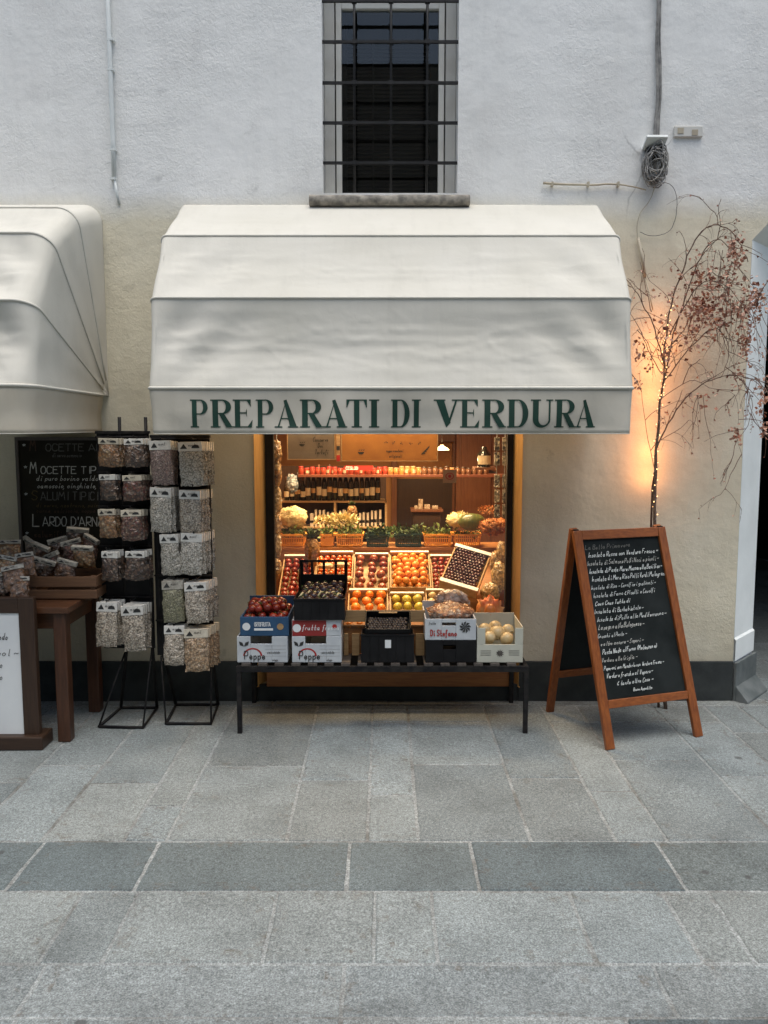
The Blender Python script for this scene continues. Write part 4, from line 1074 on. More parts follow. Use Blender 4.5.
mbt = MB(); mbt.tube([p+Vector((random.uniform(-.003, .003), random.uniform(-.003, .003), 0)) for p in trunk], [.0125-.005*k/len(trunk)+random.uniform(-.0012, .0012) for k in range(len(trunk))], 8)
tr2 = smoothpath([Vector((G(652, 700).x, ty+.03, 0))]+PL([(651, 600, .03), (652, 500, .03), (655, 472, .01)])); mbt.tube(tr2, .008, 6, .006)
mbt.build('trunk', 'bark', tree)
BR = [([(661, 395), (664, 370), (665, 345), (671, 305, -.02), (683, 270, -.05), (692, 245, -.06), (706, 228, -.08), (722, 226, -.1), (738, 240, -.12), (748, 262, -.13)], .008),
      ([(661, 395), (668, 360), (676, 325, .02), (690, 285, .04), (700, 258, .03), (714, 240, 0), (728, 246, -.02), (738, 268, -.04)], .007),
      ([(664, 365), (655, 330, -.03), (645, 308, -.06), (635, 290, -.08), (630, 286, -.08)], .006),
      ([(652, 312, .0), (646, 290, .03), (640, 262, .05)], .004),
      ([(657, 448), (668, 424, -.02), (686, 398, -.06), (706, 382, -.1), (730, 376, -.14), (752, 379, -.18), (774, 384, -.2)], .0065),
      ([(662, 385), (680, 360, -.04), (700, 338, -.08), (716, 328, -.1), (727, 342, -.1), (727, 362, -.1), (720, 378, -.1)], .005),
      ([(666, 350), (684, 330, .04), (692, 305, .06), (698, 285, .07), (715, 268, .06), (735, 275, .03)], .005),
      ([(670, 335), (688, 300, -.08), (704, 282, -.12), (725, 285, -.16), (745, 305, -.2), (765, 300, -.22)], .005),
      ([(656, 475), (648, 440, -.03), (642, 400, -.06), (640, 370, -.08)], .003), ([(662, 375), (648, 350, .02), (640, 330, .03), (632, 336, .02)], .004),
      ([(660, 400), (690, 380, -.1), (710, 388, -.14), (735, 395, -.18), (738, 425, -.2)], .003),
      ([(740, 378, -.16), (752, 400, -.18), (748, 425, -.18), (738, 440, -.18), (742, 458, -.18)], .003)]
paths = []
for l, r in BR:
    pth = smoothpath(PL(l)); paths.append((pth, r)); br.tube(pth, r*.72, 6, r*.28)
br.build('limb', 'bark', tree)
rt = random.Random(5)
tw = MB(); tips = []
def twig(p, d, L, r, depth=0):
    pts = [p]; q_ = p.copy(); n = 6
    for k in range(n):
        d = (d+Vector((rt.uniform(-.3, .3), rt.uniform(-.2, .2), rt.uniform(-.28, .16)-.13*depth))).normalized(); q_ = q_+d*L/n
        if q_.y > -.02: q_.y = -.02
        pts.append(q_.copy())
        if depth < 2 and rt.random() < .22: twig(q_.copy(), (d+Vector((rt.uniform(-1, 1), rt.uniform(-.4, .4), rt.uniform(-1, .5)))).normalized(), L*.55, r*.65, depth+1)
    tw.tube(pts, r, 4, r*.5, caps=False); tips.extend(pts[2:])
for pth, r in paths:
    for k in range(3, len(pth)-1, 3):
        d = (pth[k+1]-pth[k]).normalized(); up_ = pth[k].z
        if up_ < 1.45: continue
        for _ in range(1):
            twig(pth[k].copy(), (d*.7+Vector((rt.uniform(-.9, .9), rt.uniform(-.35, .15), rt.uniform(-.6, .7)))).normalized(), rt.uniform(.12, .32), .0026)
# drooping fine sprays by the pillar
for (px, py) in ((735, 262), (742, 300), (728, 300), (718, 320), (752, 305), (745, 380), (700, 395), (690, 300), (720, 250)):
    for _ in range(3): twig(P(px+rt.uniform(-6, 6), py, ty-.1), Vector((rt.uniform(-.4, .4), rt.uniform(-.2, .2), -.7)).normalized(), rt.uniform(.15, .35), .002, 1)
tw.build('twigs', 'bark', tree)
lf = MB()
def leafm(c, s):
    a = Vector((rt.uniform(-1, 1), rt.uniform(-1, 1), rt.uniform(-1, .4))).normalized(); b_ = a.orthogonal().normalized(); b_.rotate(Matrix.Rotation(rt.uniform(0, 6.28), 3, a)); n_ = a.cross(b_)
    l, w = s, s*.42
    i = [lf.av(c), lf.av(c+a*l*.45+b_*w+n_*w*.5), lf.av(c+a*l+n_*l*.1), lf.av(c+a*l*.45-b_*w+n_*w*.4), lf.av(c+a*l*.5)]
    lf.af([i[0], i[1], i[2], i[4]]); lf.af([i[0], i[4], i[2], i[3]])
CL = [(722, 290, 22, 26, 95), (735, 252, 9, 16, 55), (714, 315, 18, 18, 70), (700, 275, 14, 16, 26), (692, 312, 14, 14, 24), (746, 340, 8, 16, 40), (755, 297, 9, 14, 60), (743, 312, 10, 12, 40), (703, 305, 9, 10, 36), (736, 432, 4, 7, 18), (762, 400, 5, 14, 24), (765, 430, 4, 8, 10), (690, 330, 14, 22, 26), (640, 352, 5, 12, 14), (637, 385, 3, 8, 8), (700, 400, 18, 10, 12), (680, 285, 14, 14, 16), (668, 352, 5, 20, 16), (660, 330, 14, 30, 14), (738, 376, 6, 10, 14)]
for (px, py, sx, sy, n) in CL:
    for _ in range(int(n*2.2)):
        c = P(px+rt.gauss(0, .6)*sx, py+rt.gauss(0, .6)*sy, ty-.1+rt.gauss(0, .06)); c.y = min(c.y, -.02)
        leafm(c, rt.uniform(.015, .033))
for p in tips:
    if rt.random() < .22: leafm(p, rt.uniform(.010, .02))
lf.build('foliage', 'leaf', tree)
# string lights wound up the trunk
sl = empty('string_lights', (trunk[0].x, ty, .9), 'string of warm lights wound up the trunk of the dried tree', 'string lights')
wire = []; spots = []
full = trunk+paths[0][0][:14]
for k in range(len(full)-1):
    if full[k].z < 1.12: continue
    for j in range(4):
        p = full[k].lerp(full[k+1], j/4); a = (k*4+j)*1.1; wire.append(p+Vector((math.cos(a)*.016, math.sin(a)*.016, 0)))
mb = MB(); mb.tube(wire, .0018, 4); mb.build('wire', 'cable', sl)
for k in range(2, len(wire), 2):
    mb = MB(); mb.lathe([(0, -.005), (.003, -.002), (.003, .002), (0, .004)], wire[k], 6); mb.build('bulb', 'glow', sl)
def lamp(name, kind, loc, energy, color, parent=None, size=.03, rot=None, sy=None, spread=None):
    d = bpy.data.lights.new(name, kind); d.energy = energy; d.color = color
    if kind == 'POINT': d.shadow_soft_size = size
    if kind == 'AREA':
        d.size = size
        if sy: d.shape = 'RECTANGLE'; d.size_y = sy
        if spread: d.spread = spread
    o = bpy.data.objects.new(name, d); COL.objects.link(o)
    if parent is not None: o.parent = parent; o.location = Vector(loc)-ORG[parent.name]
    else: o.location = loc
    if rot: o.rotation_euler = rot
    return o
GLOW = (1, .38, .12)
for px, py, e_ in ((652, 478, .55), (653, 452, .62), (651, 425, .3), (656, 395, .48), (657, 368, .48), (655, 340, .33), (672, 345, .25), (664, 310, .15)):
    lamp('bulb_glow', 'POINT', P(px, py, -.10), e_, GLOW, sl, .012)

# ================================================================== CABLES ON THE UPPER WALL
bx = P(655, 143, -.05)
jb = empty('cable_box', bx, 'white junction box lid above a tangle of old grey cables on the upper wall', 'junction box')
mb = MB(); mb.T = Matrix.Translation(bx) @ Matrix.Rotation(R(-28), 4, 'X'); mb.box(-.062, .062, -.05, .05, -.006, .012); mb.T = None
mb.build('lid', 'whitepipe', jb, bevel=.003)
mb = MB(); mb.box(bx.x-.045, bx.x+.045, -.05, 0, bx.z-.09, bx.z-.02); mb.build('box_body', 'ironshine', jb, bevel=.004)
rg = random.Random(3); mb = MB()
for k in range(30):
    cpt = P(655+rg.uniform(-3, 3), 166+rg.uniform(-5, 5), -.055); pts = []
    a0 = rg.uniform(0, 6.28); rx = rg.uniform(.04, .072); rz = rg.uniform(.055, .115); tl_ = rg.uniform(-.6, .6); yy = rg.uniform(-.03, .035)
    for j in range(15):
        a = a0+j*.42; x = rx*math.cos(a); z = rz*math.sin(a); pts.append(cpt+Vector((x*math.cos(tl_)-z*math.sin(tl_)*.5, yy+.012*math.sin(a*2+k), z)))
    mb.tube(pts, rg.choice([.0028, .0035, .0045]), 5)
mb.build('cable_tangle', 'cable', jb)
cb = MB()
for k in range(6):
    o_x = (k-2.5)*2.0
    pts = [P(659+o_x*.42+rg.uniform(-1, 1)*1.2, y, -.02-rg.uniform(0, .012)) for y in (-70, -20, 10, 40, 70, 100, 125, 142)]
    pts[-1] = P(656+o_x*.5, 142, -.03); pts[-2] = P(657+o_x*.5, 120, -.02)
    cb.tube(smoothpath(pts, 3, .001), rg.choice([.004, .005, .0065]), 6)
tag(cb.build('cable_bundle', 'cable', org=P(658, 70, -.02)), 'bundle of grey cables hanging down the upper wall to the junction box', 'cables')
cb = MB()
cb.tube(smoothpath([P(a, b, -.02) for a, b in ((655, 186), (650, 200), (640, 214), (637, 228), (638, 240))], 4, .001), .0028, 5)
cb.tube([P(638, 238, -.02), P(643, 262, -.02), P(645, 277, -.02)], .009, 8); cb.tube([P(645, 277, -.02), P(650, 297, -.03), P(653, 310, -.06)], .004, 6)
tag(cb.build('hanging_wire', 'brasspipe', org=P(642, 240, -.02)), 'wire with a beige sleeve running from the tangle down towards the dried tree', 'wire')
cb = MB(); cb.tube(smoothpath([P(a, b, -.015) for a, b in ((662, 182), (672, 186), (677, 200), (675, 220), (668, 232), (652, 236), (640, 232))], 4, .001), .0018, 5)
tag(cb.build('thin_wire_loop', 'cabledark', org=P(672, 205, -.015)), 'thin dark wire looping down and back below the cable tangle', 'wire')
cb = MB(); cb.tube(smoothpath([P(a, b, -.02) for a, b in ((543, 183), (560, 184), (590, 185), (612, 184), (630, 186), (646, 190))], 3, .001), .008, 8, .004)
for px in (552, 588, 618): cb.obox(P(px, 184.5, -.012), (1, 0, 0), (0, 1, 0), (0, 0, 1), .012, .03, .026)
tag(cb.build('horizontal_conduit', 'brasspipe', org=P(590, 185, -.02)), 'beige horizontal conduit with clips running left from the cable tangle', 'pipe')
pl_ = P(687.5, 132.5, 0)
wp = empty('wall_plate', (pl_.x, 0, pl_.z), 'small grey wall plate with two holes beside the junction box', 'wall plate')
mb = MB(); mb.box(pl_.x-.085, pl_.x+.085, -.018, .0, pl_.z-.03, pl_.z+.032); mb.build('plate', 'taupe_hi', wp, bevel=.004)
mb = MB(); mb.box(pl_.x-.065, pl_.x-.03, -.021, -.017, pl_.z-.012, pl_.z+.02); mb.box(pl_.x+.02, pl_.x+.055, -.021, -.017, pl_.z-.022, pl_.z+.01); mb.build('socket', 'brasspipe', wp)

# ================================================================== BENCH AND CRATES IN FRONT OF THE SHOP
BZ = .41; bY0, bY1 = -.575, -.03
bx0 = PX(236, bY0, BZ); bx1 = PX(529, bY0, BZ)
bn = empty('slatted_bench', ((bx0+bx1)/2, (bY0+bY1)/2, 0), 'low black slatted bench carrying the crates before the shop window', 'bench')
mb = MB(); nsl = 17
for k in range(nsl):
    a = bx0+.03+(bx1-bx0-.06)*k/nsl; mb.box(a, a+(bx1-bx0-.06)/nsl*.55, bY0-.002, bY1, BZ-.016, BZ)
mb.build('seat_slats', 'greywood', bn, bevel=.002)
mb = MB()
mb.box(bx0, bx1, bY0, bY0+.025, BZ-.05, BZ-.017); mb.box(bx0, bx1, bY1-.025, bY1, BZ-.05, BZ-.017); mb.box(bx0, bx0+.025, bY0+.025, bY1-.025, BZ-.05, BZ-.017); mb.box(bx1-.025, bx1, bY0+.025, bY1-.025, BZ-.05, BZ-.017)
mb.build('frame', 'iron', bn, bevel=.002)
for xx in (bx0, bx1-.026):
    for yy in (bY0, bY1-.026):
        mb = MB(); mb.box(xx, xx+.026, yy, yy+.026, 0, BZ-.051); mb.build('leg', 'iron', bn, bevel=.002)

def crate(name, label, cat, x0, x1, y0, y1, z0, z1, m, th=.008, slot=None, backh=0, group=None, posts=None, bevel=.003):
    e = empty(name, ((x0+x1)/2, (y0+y1)/2, z0), label, cat, group)
    mb = MB(); z0 += .0008
    # front with an optional hand slot (fx0, fx1, fz0, fz1 as fractions)
    def panel(y_, yb, zt_, sl_):
        if sl_:
            a = x0+(x1-x0)*sl_[0]; b = x0+(x1-x0)*sl_[1]; c = z0+(zt_-z0)*sl_[2]; d = z0+(zt_-z0)*sl_[3]
            mb.box(x0, a, y_, yb, z0, zt_); mb.box(b, x1, y_, yb, z0, zt_); mb.box(a, b, y_, yb, z0, c)
            if d < zt_-.003: mb.box(a, b, y_, yb, d, zt_)
        else: mb.box(x0, x1, y_, yb, z0, zt_)
    panel(y0, y0+th, z1, slot); 
    panel(y1-th, y1, z1+backh, slot)
    mb.box(x0, x0+th, y0+th, y1-th, z0, z1); mb.box(x1-th, x1, y0+th, y1-th, z0, z1); mb.box(x0+th, x1-th, y0+th, y1-th, z0, z0+th)
    mb.build('crate_walls', m, e, bevel=bevel)
    return e
def X2(pa, pb, Y, z): return PX(pa, Y, z), PX(pb, Y, z)
cY0, cY1 = -.555, -.20
zP = PZ(636.5, cY0)       # top of lower boxes
# fruit prototypes -----------------------------------------------------------------
def fruit_mesh(name, r, m, squash=.92, dimple=.12, n=14, stem=False):
    mb = MB(); pr = []
    for k in range(11):
        a = -math.pi/2+math.pi*k/10; rr = r*math.cos(a); z = r*squash*math.sin(a)
        if a > 0: z -= dimple*r*math.exp(-(rr/(r*.35))**2)
        else: z += dimple*.5*r*math.exp(-(rr/(r*.3))**2)
        pr.append((max(0, rr) if 0 < k < 10 else 0, z))
    mb.lathe(pr, (0, 0, 0), n)
    mb.cur = 1; zt_ = r*squash*(1-dimple)
    if stem == 'calyx':
        for k in range(5):
            a = k*1.257; b = a+.35; mb.poly([(0, 0, zt_+r*.04), (math.cos(a-.3)*r*.25, math.sin(a-.3)*r*.25, zt_+r*.12), (math.cos(a)*r*.62, math.sin(a)*r*.62, zt_-r*.02+r*.05), (math.cos(a+.3)*r*.25, math.sin(a+.3)*r*.25, zt_+r*.1)])
        mb.tube([(0, 0, zt_), (r*.1, 0, zt_+r*.3)], r*.06, 5)
    elif stem == 'stalk': mb.tube([(0, 0, zt_-r*.05), (r*.12, 0, zt_+r*.38)], r*.045, 5)
    elif stem == 'button': mb.lathe([(r*.13, zt_+r*.02), (r*.09, zt_+r*.06), (0, zt_+r*.05)], (0, 0, 0), 6)
    return mb
FM = {'orange': mat('orange_peel', (.75, .22, .02), (.66, .16, .015), sc=20, rough=.4, bump=.3, bsc=160, bd=.001, vr=.15),
      'mandarin': mat('mandarin_peel', (.78, .30, .05), (.70, .22, .03), sc=20, rough=.4, bump=.3, bsc=160, bd=.001, vr=.2),
      'apple': mat('dark_red_apple', (.20, .025, .02), (.30, .09, .04), sc=14, rough=.3, vr=.3),
      'tomato': mat('red_tomato', (.27, .025, .012), (.19, .016, .009), sc=10, rough=.3, vr=.3),
      'pear': mat('yellow_green_apple', (.50, .42, .07), (.42, .33, .05), sc=12, rough=.35, vr=.15),
      'berry': mat('dark_plum', (.05, .018, .03), (.10, .03, .035), sc=30, rough=.35, vr=.5),
      'onion': mat('pale_onion', (.60, .48, .28), (.50, .36, .17), sc=20, rough=.4, stretch=(1, 1, .3), vr=.2),
      'fig': mat('black_fig', (.03, .022, .02), (.06, .04, .03), sc=20, rough=.5, vr=.5),
      'aubergine': mat('dark_aubergine', (.03, .015, .02), (.06, .03, .03), rough=.25, vr=.3),
      'garlic': mat('garlic_skin', (.62, .5, .36), (.5, .36, .22), sc=20, rough=.5),
      'pepper': mat('red_pepper', (.5, .05, .02), (.6, .16, .02), sc=6, rough=.25, vr=.3)}
FP = {}
def fruit(kind, loc, label, cat, group, r=.03, sc=1.0):
    rot = (rt.uniform(-1.1, 1.3), rt.uniform(-.9, .9), rt.uniform(0, 6.28)); s_ = rt.uniform(.86, 1.12)*sc
    if (kind, cat) not in FP:
        o = fruit_mesh(kind, r, None, n=12, stem={'tomato': 'calyx', 'apple': 'stalk', 'pear': 'stalk', 'orange': 'button', 'mandarin': 'button', 'aubergine': 'calyx'}.get(kind)).build(cat.replace(' ', '_'), [FM[kind], 'herb']); o.location = loc; o.rotation_euler = rot; o.scale = (s_,)*3
        tag(o, label, cat, group); FP[(kind, cat)] = (o, r)
    else:
        o0, r0 = FP[(kind, cat)]; c = o0.copy(); COL.objects.link(c); k = s_*r/r0; c.location = loc; c.rotation_euler = rot; c.scale = (k*rt.uniform(.93, 1.05), k*rt.uniform(.93, 1.05), k)
        c['label'] = label; c['group'] = group
def fill(kind, label, cat, group, x0, x1, y0, y1, zf, r, layers=1, jit=.2, heap=0, dens=1.0):
    """rows of fruit on plane zf(x, y)"""
    st = r*1.92; ny = max(1, int((y1-y0)/st+.3)); nx = max(1, int((x1-x0)/st+.3))
    for L in range(layers):
        for j in range(ny-L):
            for i in range(nx-L):
                if rt.random() > dens: continue
                x = x0+(i+.5+L*.5+(.25 if j % 2 else -.25)*(nx > 2))*(x1-x0)/nx+rt.uniform(-jit, jit)*r; y = y0+(j+.5+L*.5)*(y1-y0)/ny+rt.uniform(-jit, jit)*r
                x = max(x0+r, min(x1-r, x))
                u = (x-x0)/(x1-x0); v = (y-y0)/(y1-y0); hz = heap*max(0, math.sin(math.pi*u))*max(0, math.sin(math.pi*v))
                fruit(kind, (x, y, zf(x, y)+r+L*r*1.45+hz+rt.uniform(0, .2)*r), gl(label, i, j, L), cat, group, r)
def flat(z): return lambda x, y: z
OW = ['first', 'second', 'third', 'fourth', 'fifth', 'sixth', 'seventh', 'eighth', 'ninth', 'tenth', 'eleventh', 'twelfth', 'thirteenth', 'fourteenth', 'fifteenth', 'sixteenth', 'seventeenth', 'eighteenth', 'nineteenth', 'twentieth']
def gl(label, i, j, L=0): return f'{label}, row {["one","two","three","four","five","six","seven","eight","nine","ten","eleven","twelve","thirteen","fourteen","fifteen"][j]} from front, {OW[i]} from left'+(', on top' if L else '')

# left stack: white box + blue crate of tomatoes
def peppe(x0, x1, label):
    e = crate('fruit_box', label, 'fruit box', x0, x1, cY0, cY1, BZ, zP, 'whitecard', slot=(.27, .69, .72, 1.0))
    W_ = x1-x0; H = zP-BZ; y = cY0-.0012
    mb = MB()
    for k in range(16):     # arch emblem
        a0 = math.pi*(1-k/16); a1 = math.pi*(1-(k+1)/16); c = Vector((x0+W_*.31, y+.0004, BZ+H*.26)); ro, ri = W_*.19, W_*.155
        p = lambda a, r_: c+Vector((math.cos(a)*r_, 0, math.sin(a)*r_*.85))
        mb.quad(p(a0, ri), p(a1, ri), p(a1, ro), p(a0, ro))
    mb.build('arch_emblem', 'redink', e)
    mb = MB(); stroke_text(mb, 'Peppe', (x0+W_*.15, y, BZ+H*.14), (1, 0, 0), (0, 0, 1), H*.30, .0048, .72, 0, 0, seed=2)
    c = Vector((x0+W_*.14, y-.0005, BZ+H*.62))
    for s1 in (-1, 1): mb.poly([c, c+Vector((s1*W_*.03, 0, H*.15)), c+Vector((s1*W_*.1, 0, H*.2)), c+Vector((s1*W_*.08, 0, H*.05))])
    stroke_text(mb, 'primizie ortofrutta', (x0+W_*.6, y, BZ+H*.36), (1, 0, 0), (0, 0, 1), H*.08, .0015, .45, 0, 0)
    stroke_text(mb, 'saluggia', (x0+W_*.7, y, BZ+H*.08), (1, 0, 0), (0, 0, 1), H*.07, .0015, .5, 0, 0)
    mb.build('lettering', 'ink', e)
    mb = MB()
    for k in range(4): mb.quad((x0+W_*.56, y, BZ+H*(.25+.13*k)), (x0+W_*.97, y, BZ+H*(.25+.13*k)), (x0+W_*.97, y, BZ+H*(.258+.13*k)), (x0+W_*.56, y, BZ+H*(.258+.13*k)))
    mb.build('print_lines', 'cable', e)
    return e
a, b = X2(237, 287.5, cY0, .48); peppe(a, b, 'white Peppe cardboard fruit box under the blue tomato crate')
zb1 = PZ(617, cY0)
a2, b2 = X2(240, 288.5, cY0, .6)
e = crate('tomato_crate', 'blue cardboard crate of red tomatoes on top of the left white box', 'crate', a2, b2, cY0+.004, cY1, zP+.001, zb1, 'bluecard', backh=.05)
mb = MB(); y = cY0+.0025; W_ = b2-a2; H = zb1-zP
def disc(mb, c, r, n=14, y_=0):
    mb.poly([c+Vector((math.cos(2*math.pi*k/n)*r, 0, math.sin(2*math.pi*k/n)*r)) for k in range(n)])
disc(mb, Vector((a2+W_*.13, y, zP+H*.5)), H*.2)
stroke_text(mb, 'ORTOFRUTTA', (a2+W_*.3, y, zP+H*.52), (1, 0, 0), (0, 0, 1), H*.2, .003, .55, 0, 0); mb.quad((a2+W_*.29, y, zP+H*.3), (a2+W_*.68, y, zP+H*.3), (a2+W_*.68, y, zP+H*.42), (a2+W_*.29, y, zP+H*.42))
mb.build('print', 'paper', e)
mb = MB(); disc(mb, Vector((a2+W_*.83, y, zP+H*.5)), H*.17); mb.build('emblem', 'traywood', e)
fill('tomato', 'red tomato heaped in the blue crate', 'tomato', 'tomatoes in the blue crate', a2+.01, b2-.01, cY0+.02, cY1-.02, flat(zb1-.045), .026, 2, .45, .03)
# second stack: Peppe box, red printed box, black crate
a, b = X2(292, 341.5, cY0, .48); peppe(a, b, 'white Peppe cardboard fruit box beneath the red printed box, second from the left')
zr = PZ(620, cY0)
a3, b3 = X2(292, 341, cY0, .57)
e = crate('fruit_box', 'red and white printed fruit box between a white Peppe box and the black crate', 'fruit box', a3, b3, cY0+.004, cY1, zP+.001, zr, 'whitecard')
mb = MB(); y = cY0+.0025; W_ = b3-a3; H = zr-zP
mb.quad((a3+.002, y, zP+.003), (a3+W_*.7, y, zP+.003), (a3+W_*.7, y, zr-.003), (a3+.002, y, zr-.003)); mb.build('red_print', 'redcard', e)
mb = MB(); disc(mb, Vector((a3+W_*.1, y-.001, zP+H*.5)), H*.25); stroke_text(mb, 'frutta fresca', (a3+W_*.2, y-.001, zP+H*.4), (1, 0, 0), (0, 0, 1), H*.3, .003, .8, .2, 0); mb.build('lettering', 'paper', e)
mb = MB(); disc(mb, Vector((a3+W_*.87, y-.001, zP+H*.6)), H*.14); mb.build('emblem', 'redink', e)
zk0 = zr+.001; zk1 = PZ(598.5, cY0-.01)
a4, b4 = X2(294, 345, cY0-.01, .68)
def plastic_crate(label, x0, x1, y0, y1, z0, z1, backh, tilt=0):
    e = empty('plastic_crate', ((x0+x1)/2, (y0+y1)/2, z0), label, 'crate', 'black plastic crates on the bench')
    mb = MB(); th = .006
    mb.box(x0, x1, y0, y0+th, z0+.001, z1); mb.box(x0, x0+th, y0+th, y1-th, z0+.001, z1); mb.box(x1-th, x1, y0+th, y1-th, z0+.001, z1); mb.box(x0+th, x1-th, y0+th, y1-th, z0+.001, z0+th)
    mb.box(x0-.004, x1+.004, y0-.004, y0, z1-.012, z1)
    # ribs on the front
    for k in range(1, 6): x = x0+(x1-x0)*k/6; mb.box(x-.002, x+.002, y0-.003, y0, z0+.004, z1-.014)
    mb.build('crate_walls', 'blackplastic', e, bevel=.0015)
    mb = MB(); H = z1+backh
    if backh > .05:
        # slotted handle back
        mb.box(x0, x1, y1-th, y1, z0+.001, z1+backh*.45); mb.box(x0, x1, y1-th, y1, H-.014, H)
        for k in range(5): x = x0+(x1-x0)*k/4; w_ = .02 if k in (0, 4) else .008; mb.box(max(x0, x-w_), min(x1, x+w_), y1-th, y1, z1+backh*.45, H-.014)
        for xx in (x0, x1-th): mb.poly([(xx, y1-.12, z1), (xx, y1, z1), (xx, y1, H), (xx, y1-.02, H)]); mb.poly([(xx+th, y1-.12, z1), (xx+th, y1-.02, H), (xx+th, y1, H), (xx+th, y1, z1)])
    else: mb.box(x0, x1, y1-th, y1, z0+.001, H)
    mb.build('back_wall', 'blackplastic', e, bevel=.0015)
    return e
plastic_crate('black plastic crate of striped dark vegetables atop the red printed box', a4, b4, cY0-.01, cY1, zk0, zk1, .16)
fill('aubergine', 'dark vegetable in the upper black crate', 'vegetable', 'dark vegetables in the upper black crate', a4+.012, b4-.012, cY0+.01, cY1-.02, lambda x, y: zk1-.05+(y-cY0)*.12, .026, 1, .3)
mb = MB()   # pale striped cardoon stalks
pst = []
for k in range(7):
    x = a4+.04+k*(b4-a4-.08)/6; yb = cY0+.1+rt.uniform(-.03, .03); pts = [Vector((x-.02, yb-.03, zk1-.01)), Vector((x, yb, zk1+.012)), Vector((x+.02, yb+.03, zk1-.002))]
    mb = MB(); mb.tube(pts, .006, 6); o = mb.build('mushroom_stem', 'paleveg', org=pts[0]); tag(o, OW[k]+' pale stalk from the left in the upper black crate', 'vegetable', 'pale stalks in the upper black crate')
# wooden display stand behind the small black crate
wy0, wy1 = -.40, -.06
wxa, wxb = X2(343, 425, wy0, .5)
st = empty('wooden_fruit_stand', ((wxa+wxb)/2, wy0, BZ), 'honey coloured wooden fruit stand behind the small black crate of figs', 'fruit stand')
zt1 = PZ(622, wy0); zt2 = PZ(612, wy0)
mb = MB(); mb.box(wxa, wxb, wy0, wy0+.012, zt1, zt2+.01); mb.build('front_board', 'traywood', st, bevel=.002)
mb = MB(); mb.box(wxa+.001, wxb-.001, wy0+.013, wy1, zt1-.03, zt1-.02); mb.box(wxa+.005, wxb-.005, wy0+.03, wy0+.04, BZ+.002, zt1-.031); mb.build('inner_shelf', 'shelfwood', st, bevel=.002)
for (pa, pb) in ((344, 348.5), (352, 359.5), (415.5, 424.5)):
    a, b = X2(pa, pb, wy0, .45); mb = MB(); mb.box(a, b, wy0-.014, wy0-.001, BZ+.001, PZ(633, wy0)); mb.build('post', 'traywood', st, bevel=.002)
fill('mandarin', 'mandarin on the low shelf of the wooden stand', 'mandarin', 'mandarins on the low stand shelf', wxa+.01, wxa+.12, wy0+.02, wy0+.1, flat(zt1-.05), .022, 1)
# small black crate of figs + lower one
z1_ = PZ(634, cY0); a5, b5 = X2(361, 414, cY0, .48)
plastic_crate('black plastic crate with a white tag in the middle of the bench', a5, b5, cY0, cY0+.13, BZ, z1_, 0)
mb = MB(); a, b = X2(385, 391, cY0, .5); y = cY0-.007; mb.box(a, b, y, y+.0015, PZ(648, y), PZ(640, y)); tag(mb.build('paper_tag', 'paper', org=((a+b)/2, y, PZ(644, y))), 'small white paper tag hooked on the front of the middle black crate', 'tag')
a6, b6 = X2(365, 411, cY0+.01, .6)
fc = empty('plastic_crate', ((a6+b6)/2, cY0+.05, z1_), 'small tilted black crate of dark figs resting on the middle black crate', 'crate', 'black plastic crates on the bench')
zt = PZ(613.5, cY0+.13); zl = z1_+.002
mb = MB(); ya, yb = cY0+.0, cY0+.13
def tp(u, v, h):   # tilted tray point; v 0 front..1 back, h above the tray floor
    d = Vector((0, yb-ya, zt-zl-.02)); n_ = Vector((0, -(zt-zl), yb-ya)).normalized(); return Vector((a6+(b6-a6)*u, ya, zl))+d*v+n_*h
L = (tp(0, 1, 0)-tp(0, 0, 0)).length; dv = (tp(0, 1, 0)-tp(0, 0, 0)).normalized(); nn = (tp(0, 0, 1)-tp(0, 0, 0))
def tbox(mb, u0, u1, v0, v1, h0, h1):
    i = [mb.av(tp(u, v, h)) for h in (h0, h1) for u, v in ((u0, v0), (u1, v0), (u1, v1), (u0, v1))]
    for q_ in ((0, 3, 2, 1), (4, 5, 6, 7), (0, 1, 5, 4), (1, 2, 6, 5), (2, 3, 7, 6), (3, 0, 4, 7)): mb.af([i[k] for k in q_])
tbox(mb, 0, 1, 0, 1, 0, .006); tbox(mb, 0, .03, 0, 1, .0062, .05); tbox(mb, .97, 1, 0, 1, .0062, .05); tbox(mb, .03, .97, 0, .04, .0062, .035)
tbox(mb, .03, .97, .96, 1, .0062, .05)
mb.build('crate_walls', 'blackplastic', fc, bevel=.0015)
mb = MB(); tbox(mb, .30, .70, .86, .95, .047, .052); mb.build('price_strip', 'traywood', fc)
for j in range(6):
    for i in range(14):
        p = tp(.07+.86*(i+.5*(j % 2))/14.2, .1+.68*j/5.5, .02)
        fruit('fig', p+Vector((rt.uniform(-.003, .003), rt.uniform(-.003, .003), 0)), gl('dark fig in the tilted black crate', i, j), 'fig', 'figs in the small tilted crate', .011)
